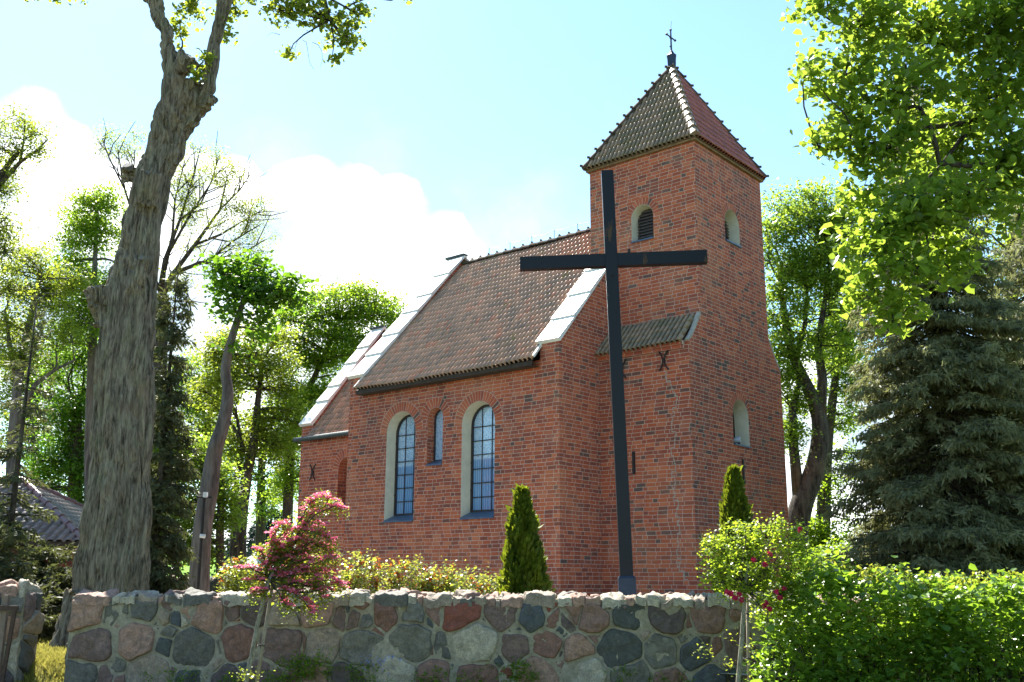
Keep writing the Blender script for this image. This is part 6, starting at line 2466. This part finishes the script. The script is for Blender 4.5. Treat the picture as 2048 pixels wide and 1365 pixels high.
# parked car behind the juniper
def car():
    Y = 31.0
    c = P(112, 1172, Y)
    root = empty('parked_car', (c[0], Y, .3), 'pale blue car parked behind the juniper boughs', 'car')
    paint = simple_mat('pale_blue_car_paint', (.34, .42, .52), .22, .1, .05, 3, 0, .7)
    prof = [(-2.1, .35), (2.1, .35), (2.12, .75), (1.95, .92), (1.25, 1.0), (.62, 1.44), (-.95, 1.48), (-1.75, 1.02), (-2.08, .92)]
    m = MB()
    w_ = .84
    def inset(z):
        return w_ if z < 1.03 else w_ - .13
    L_ = [Vector((x, -inset(z), z)) for x, z in prof]
    R_ = [Vector((x, inset(z), z)) for x, z in prof]
    m.poly(L_)
    m.poly(R_[::-1])
    for i in range(len(prof)):
        j = (i + 1) % len(prof)
        m.poly([L_[j], L_[i], R_[i], R_[j]])
    m.build('body', paint, root, bevel=.05)
    glass = simple_mat('car_glass', (.015, .02, .03), .08, 0, .1, 3, 0)
    for sd in (-1, 1):
        m = MB()
        y = sd * (w_ - .105)
        q = [(1.05, y + sd * .06, 1.06), (.55, y, 1.38), (-.90, y, 1.42), (-1.45, y + sd * .06, 1.08)]
        m.poly(q if sd > 0 else q[::-1])
        m.build('side_window', glass, root)
    for (a, b_) in (((1.22, 1.03), (.66, 1.41)), ((-1.70, 1.05), (-1.0, 1.45))):
        m = MB()
        sg = 1 if a[0] > 0 else -1
        m.quad((a[0] + sg * .02, -.68, a[1]), (a[0] + sg * .02, .68, a[1]), (b_[0] + sg * .03, .62, b_[1]), (b_[0] + sg * .03, -.62, b_[1]))
        m.build('windscreen', glass, root)
    for x in (-1.3, 1.32):
        for y in (-.80, .80):
            wh = bpy.data.objects.new('wheel', None)
            COL.objects.link(wh)
            wh.parent = root
            m = MB()
            m.tube([(x, y - .1, .32), (x, y + .1, .32)], .32, 18)
            m.build('tyre', simple_mat('tyre_rubber', (.02, .02, .02), .9), wh)
            m = MB()
            m.tube([(x, y - .11, .32), (x, y + .11, .32)], .20, 12)
            m.build('rim', simple_mat('rim_metal', (.4, .4, .42), .35, .7), wh)


car()


# lamp pole with box and camera
def pole():
    Y = 28.0
    a, b_ = P(397, 1165, Y), P(409, 996, Y)
    root = empty('camera_pole', (a[0], Y, .3), 'thin black pole with white box and camera against the crooked grey trunk', 'pole')
    m = MB()
    a2 = a.copy()
    a2[2] = .2
    m.tube([tuple(a2), tuple(a), tuple(b_)], .045, 8)
    m.build('pole_shaft', DARKM, root, local=False)
    m = MB()
    m.tube([tuple(P(394, 994, Y)), tuple(P(424, 995, Y))], .03, 6)
    m.build('cross_arm', DARKM, root, local=False)
    WHT = simple_mat('white_plastic', (.72, .72, .70), .4, 0, .05, 3, 0)
    m = MB()
    p, q = P(407, 995, Y - .1), P(415, 985, Y - .1)
    m.box((p[0], Y - .17, p[2]), (q[0], Y - .03, q[2]))
    m.build('white_box', WHT, root, bevel=.01, local=False)
    m = MB()
    p, q = P(400, 1072, Y - .08), P(410, 1073, Y - .08)
    m.tube([tuple(p), tuple(q)], [.05, .055], 10)
    m.build('camera', WHT, root, True, local=False)
    m = MB()
    m.tube([tuple(p - [.01, 0, 0]), tuple(p + [.004, 0, 0])], .035, 10)
    m.build('camera_lens', DARKM, root, local=False)
    Y = 55.0
    a, b_ = P(343, 1158, Y), P(348, 1094, Y)
    root = empty('white_post', (a[0], Y, .4), 'plain white post standing in the green field beyond the wall', 'post')
    m = MB()
    a2 = a.copy()
    a2[2] = .2
    m.tube([tuple(a2), tuple(a), tuple(b_)], [.06, .06, .05], 8)
    m.build('post_shaft', WHT, root, local=False)
    m = MB()
    m.tube([tuple(b_), tuple(b_ + [0, 0, .06])], [.065, .03], 8)
    m.build('post_cap', WHT, root, local=False)
    # small red flag on a white stick
    Y = 30.0
    a, b_ = P(460, 1162, Y), P(463.5, 1115, Y)
    root = empty('flag', (a[0], Y, .3), 'small red flag hanging from a thin white stick left of the rose bushes', 'flag')
    m = MB()
    a2 = a.copy()
    a2[2] = .3
    m.tube([tuple(a2), tuple(a), tuple(b_)], .013, 6)
    m.build('flag_stick', WHT, root, local=False)
    tp = [P(463, 1119, Y), P(467, 1121, Y - .03), P(470, 1140, Y + .03), P(468, 1142, Y - .02), P(462, 1138, Y)]
    m = MB()
    f0 = [tuple(p - [0, .006, 0]) for p in tp]
    f1 = [tuple(p + [0, .006, 0]) for p in tp]
    m.poly(f0)
    m.poly(f1[::-1])
    for i in range(5):
        j = (i + 1) % 5
        m.poly([f0[j], f0[i], f1[i], f1[j]])
    m.build('cloth', simple_mat('red_cloth', (.55, .03, .025), .8, 0, .1, 5, 0), root, local=False)
    # pale gabled shed glimpsed through the roses
    Y = 58.0
    c = P(523, 1136, Y)
    root = empty('tent', (c[0], Y, .3), 'tiny white pointed tent with a blue hem far behind the pink hawthorn', 'tent')
    ap = P(517, 1117, Y)
    w_ = 1.15
    m = MB()
    z1 = c[2]
    q = [(ap[0] - w_, Y - w_, z1), (ap[0] + w_, Y - w_, z1), (ap[0] + w_, Y + w_, z1), (ap[0] - w_, Y + w_, z1)]
    for k in range(4):
        m.poly([q[k], q[(k + 1) % 4], (ap[0], Y, ap[2] + .4)])
    m.build('tent_roof', simple_mat('white_canvas', (.75, .75, .74), .8, 0, .04, 2, 0), root, local=False)
    m = MB()
    for k in range(4):
        u, v = q[k], q[(k + 1) % 4]
        m.poly([(u[0], u[1], z1 - .35), (v[0], v[1], z1 - .35), (v[0], v[1], z1), (u[0], u[1], z1)])
    m.build('blue_hem', simple_mat('blue_canvas', (.08, .30, .55), .8, 0, .05, 2, 0), root, local=False)
    for (u, v) in ((-1, -1), (1, -1), (1, 1), (-1, 1)):
        m = MB()
        m.tube([(ap[0] + u * w_ * .97, Y + v * w_ * .97, .3), (ap[0] + u * w_ * .97, Y + v * w_ * .97, z1)], .03, 6)
        m.build('leg', WHT, root, local=False)


pole()
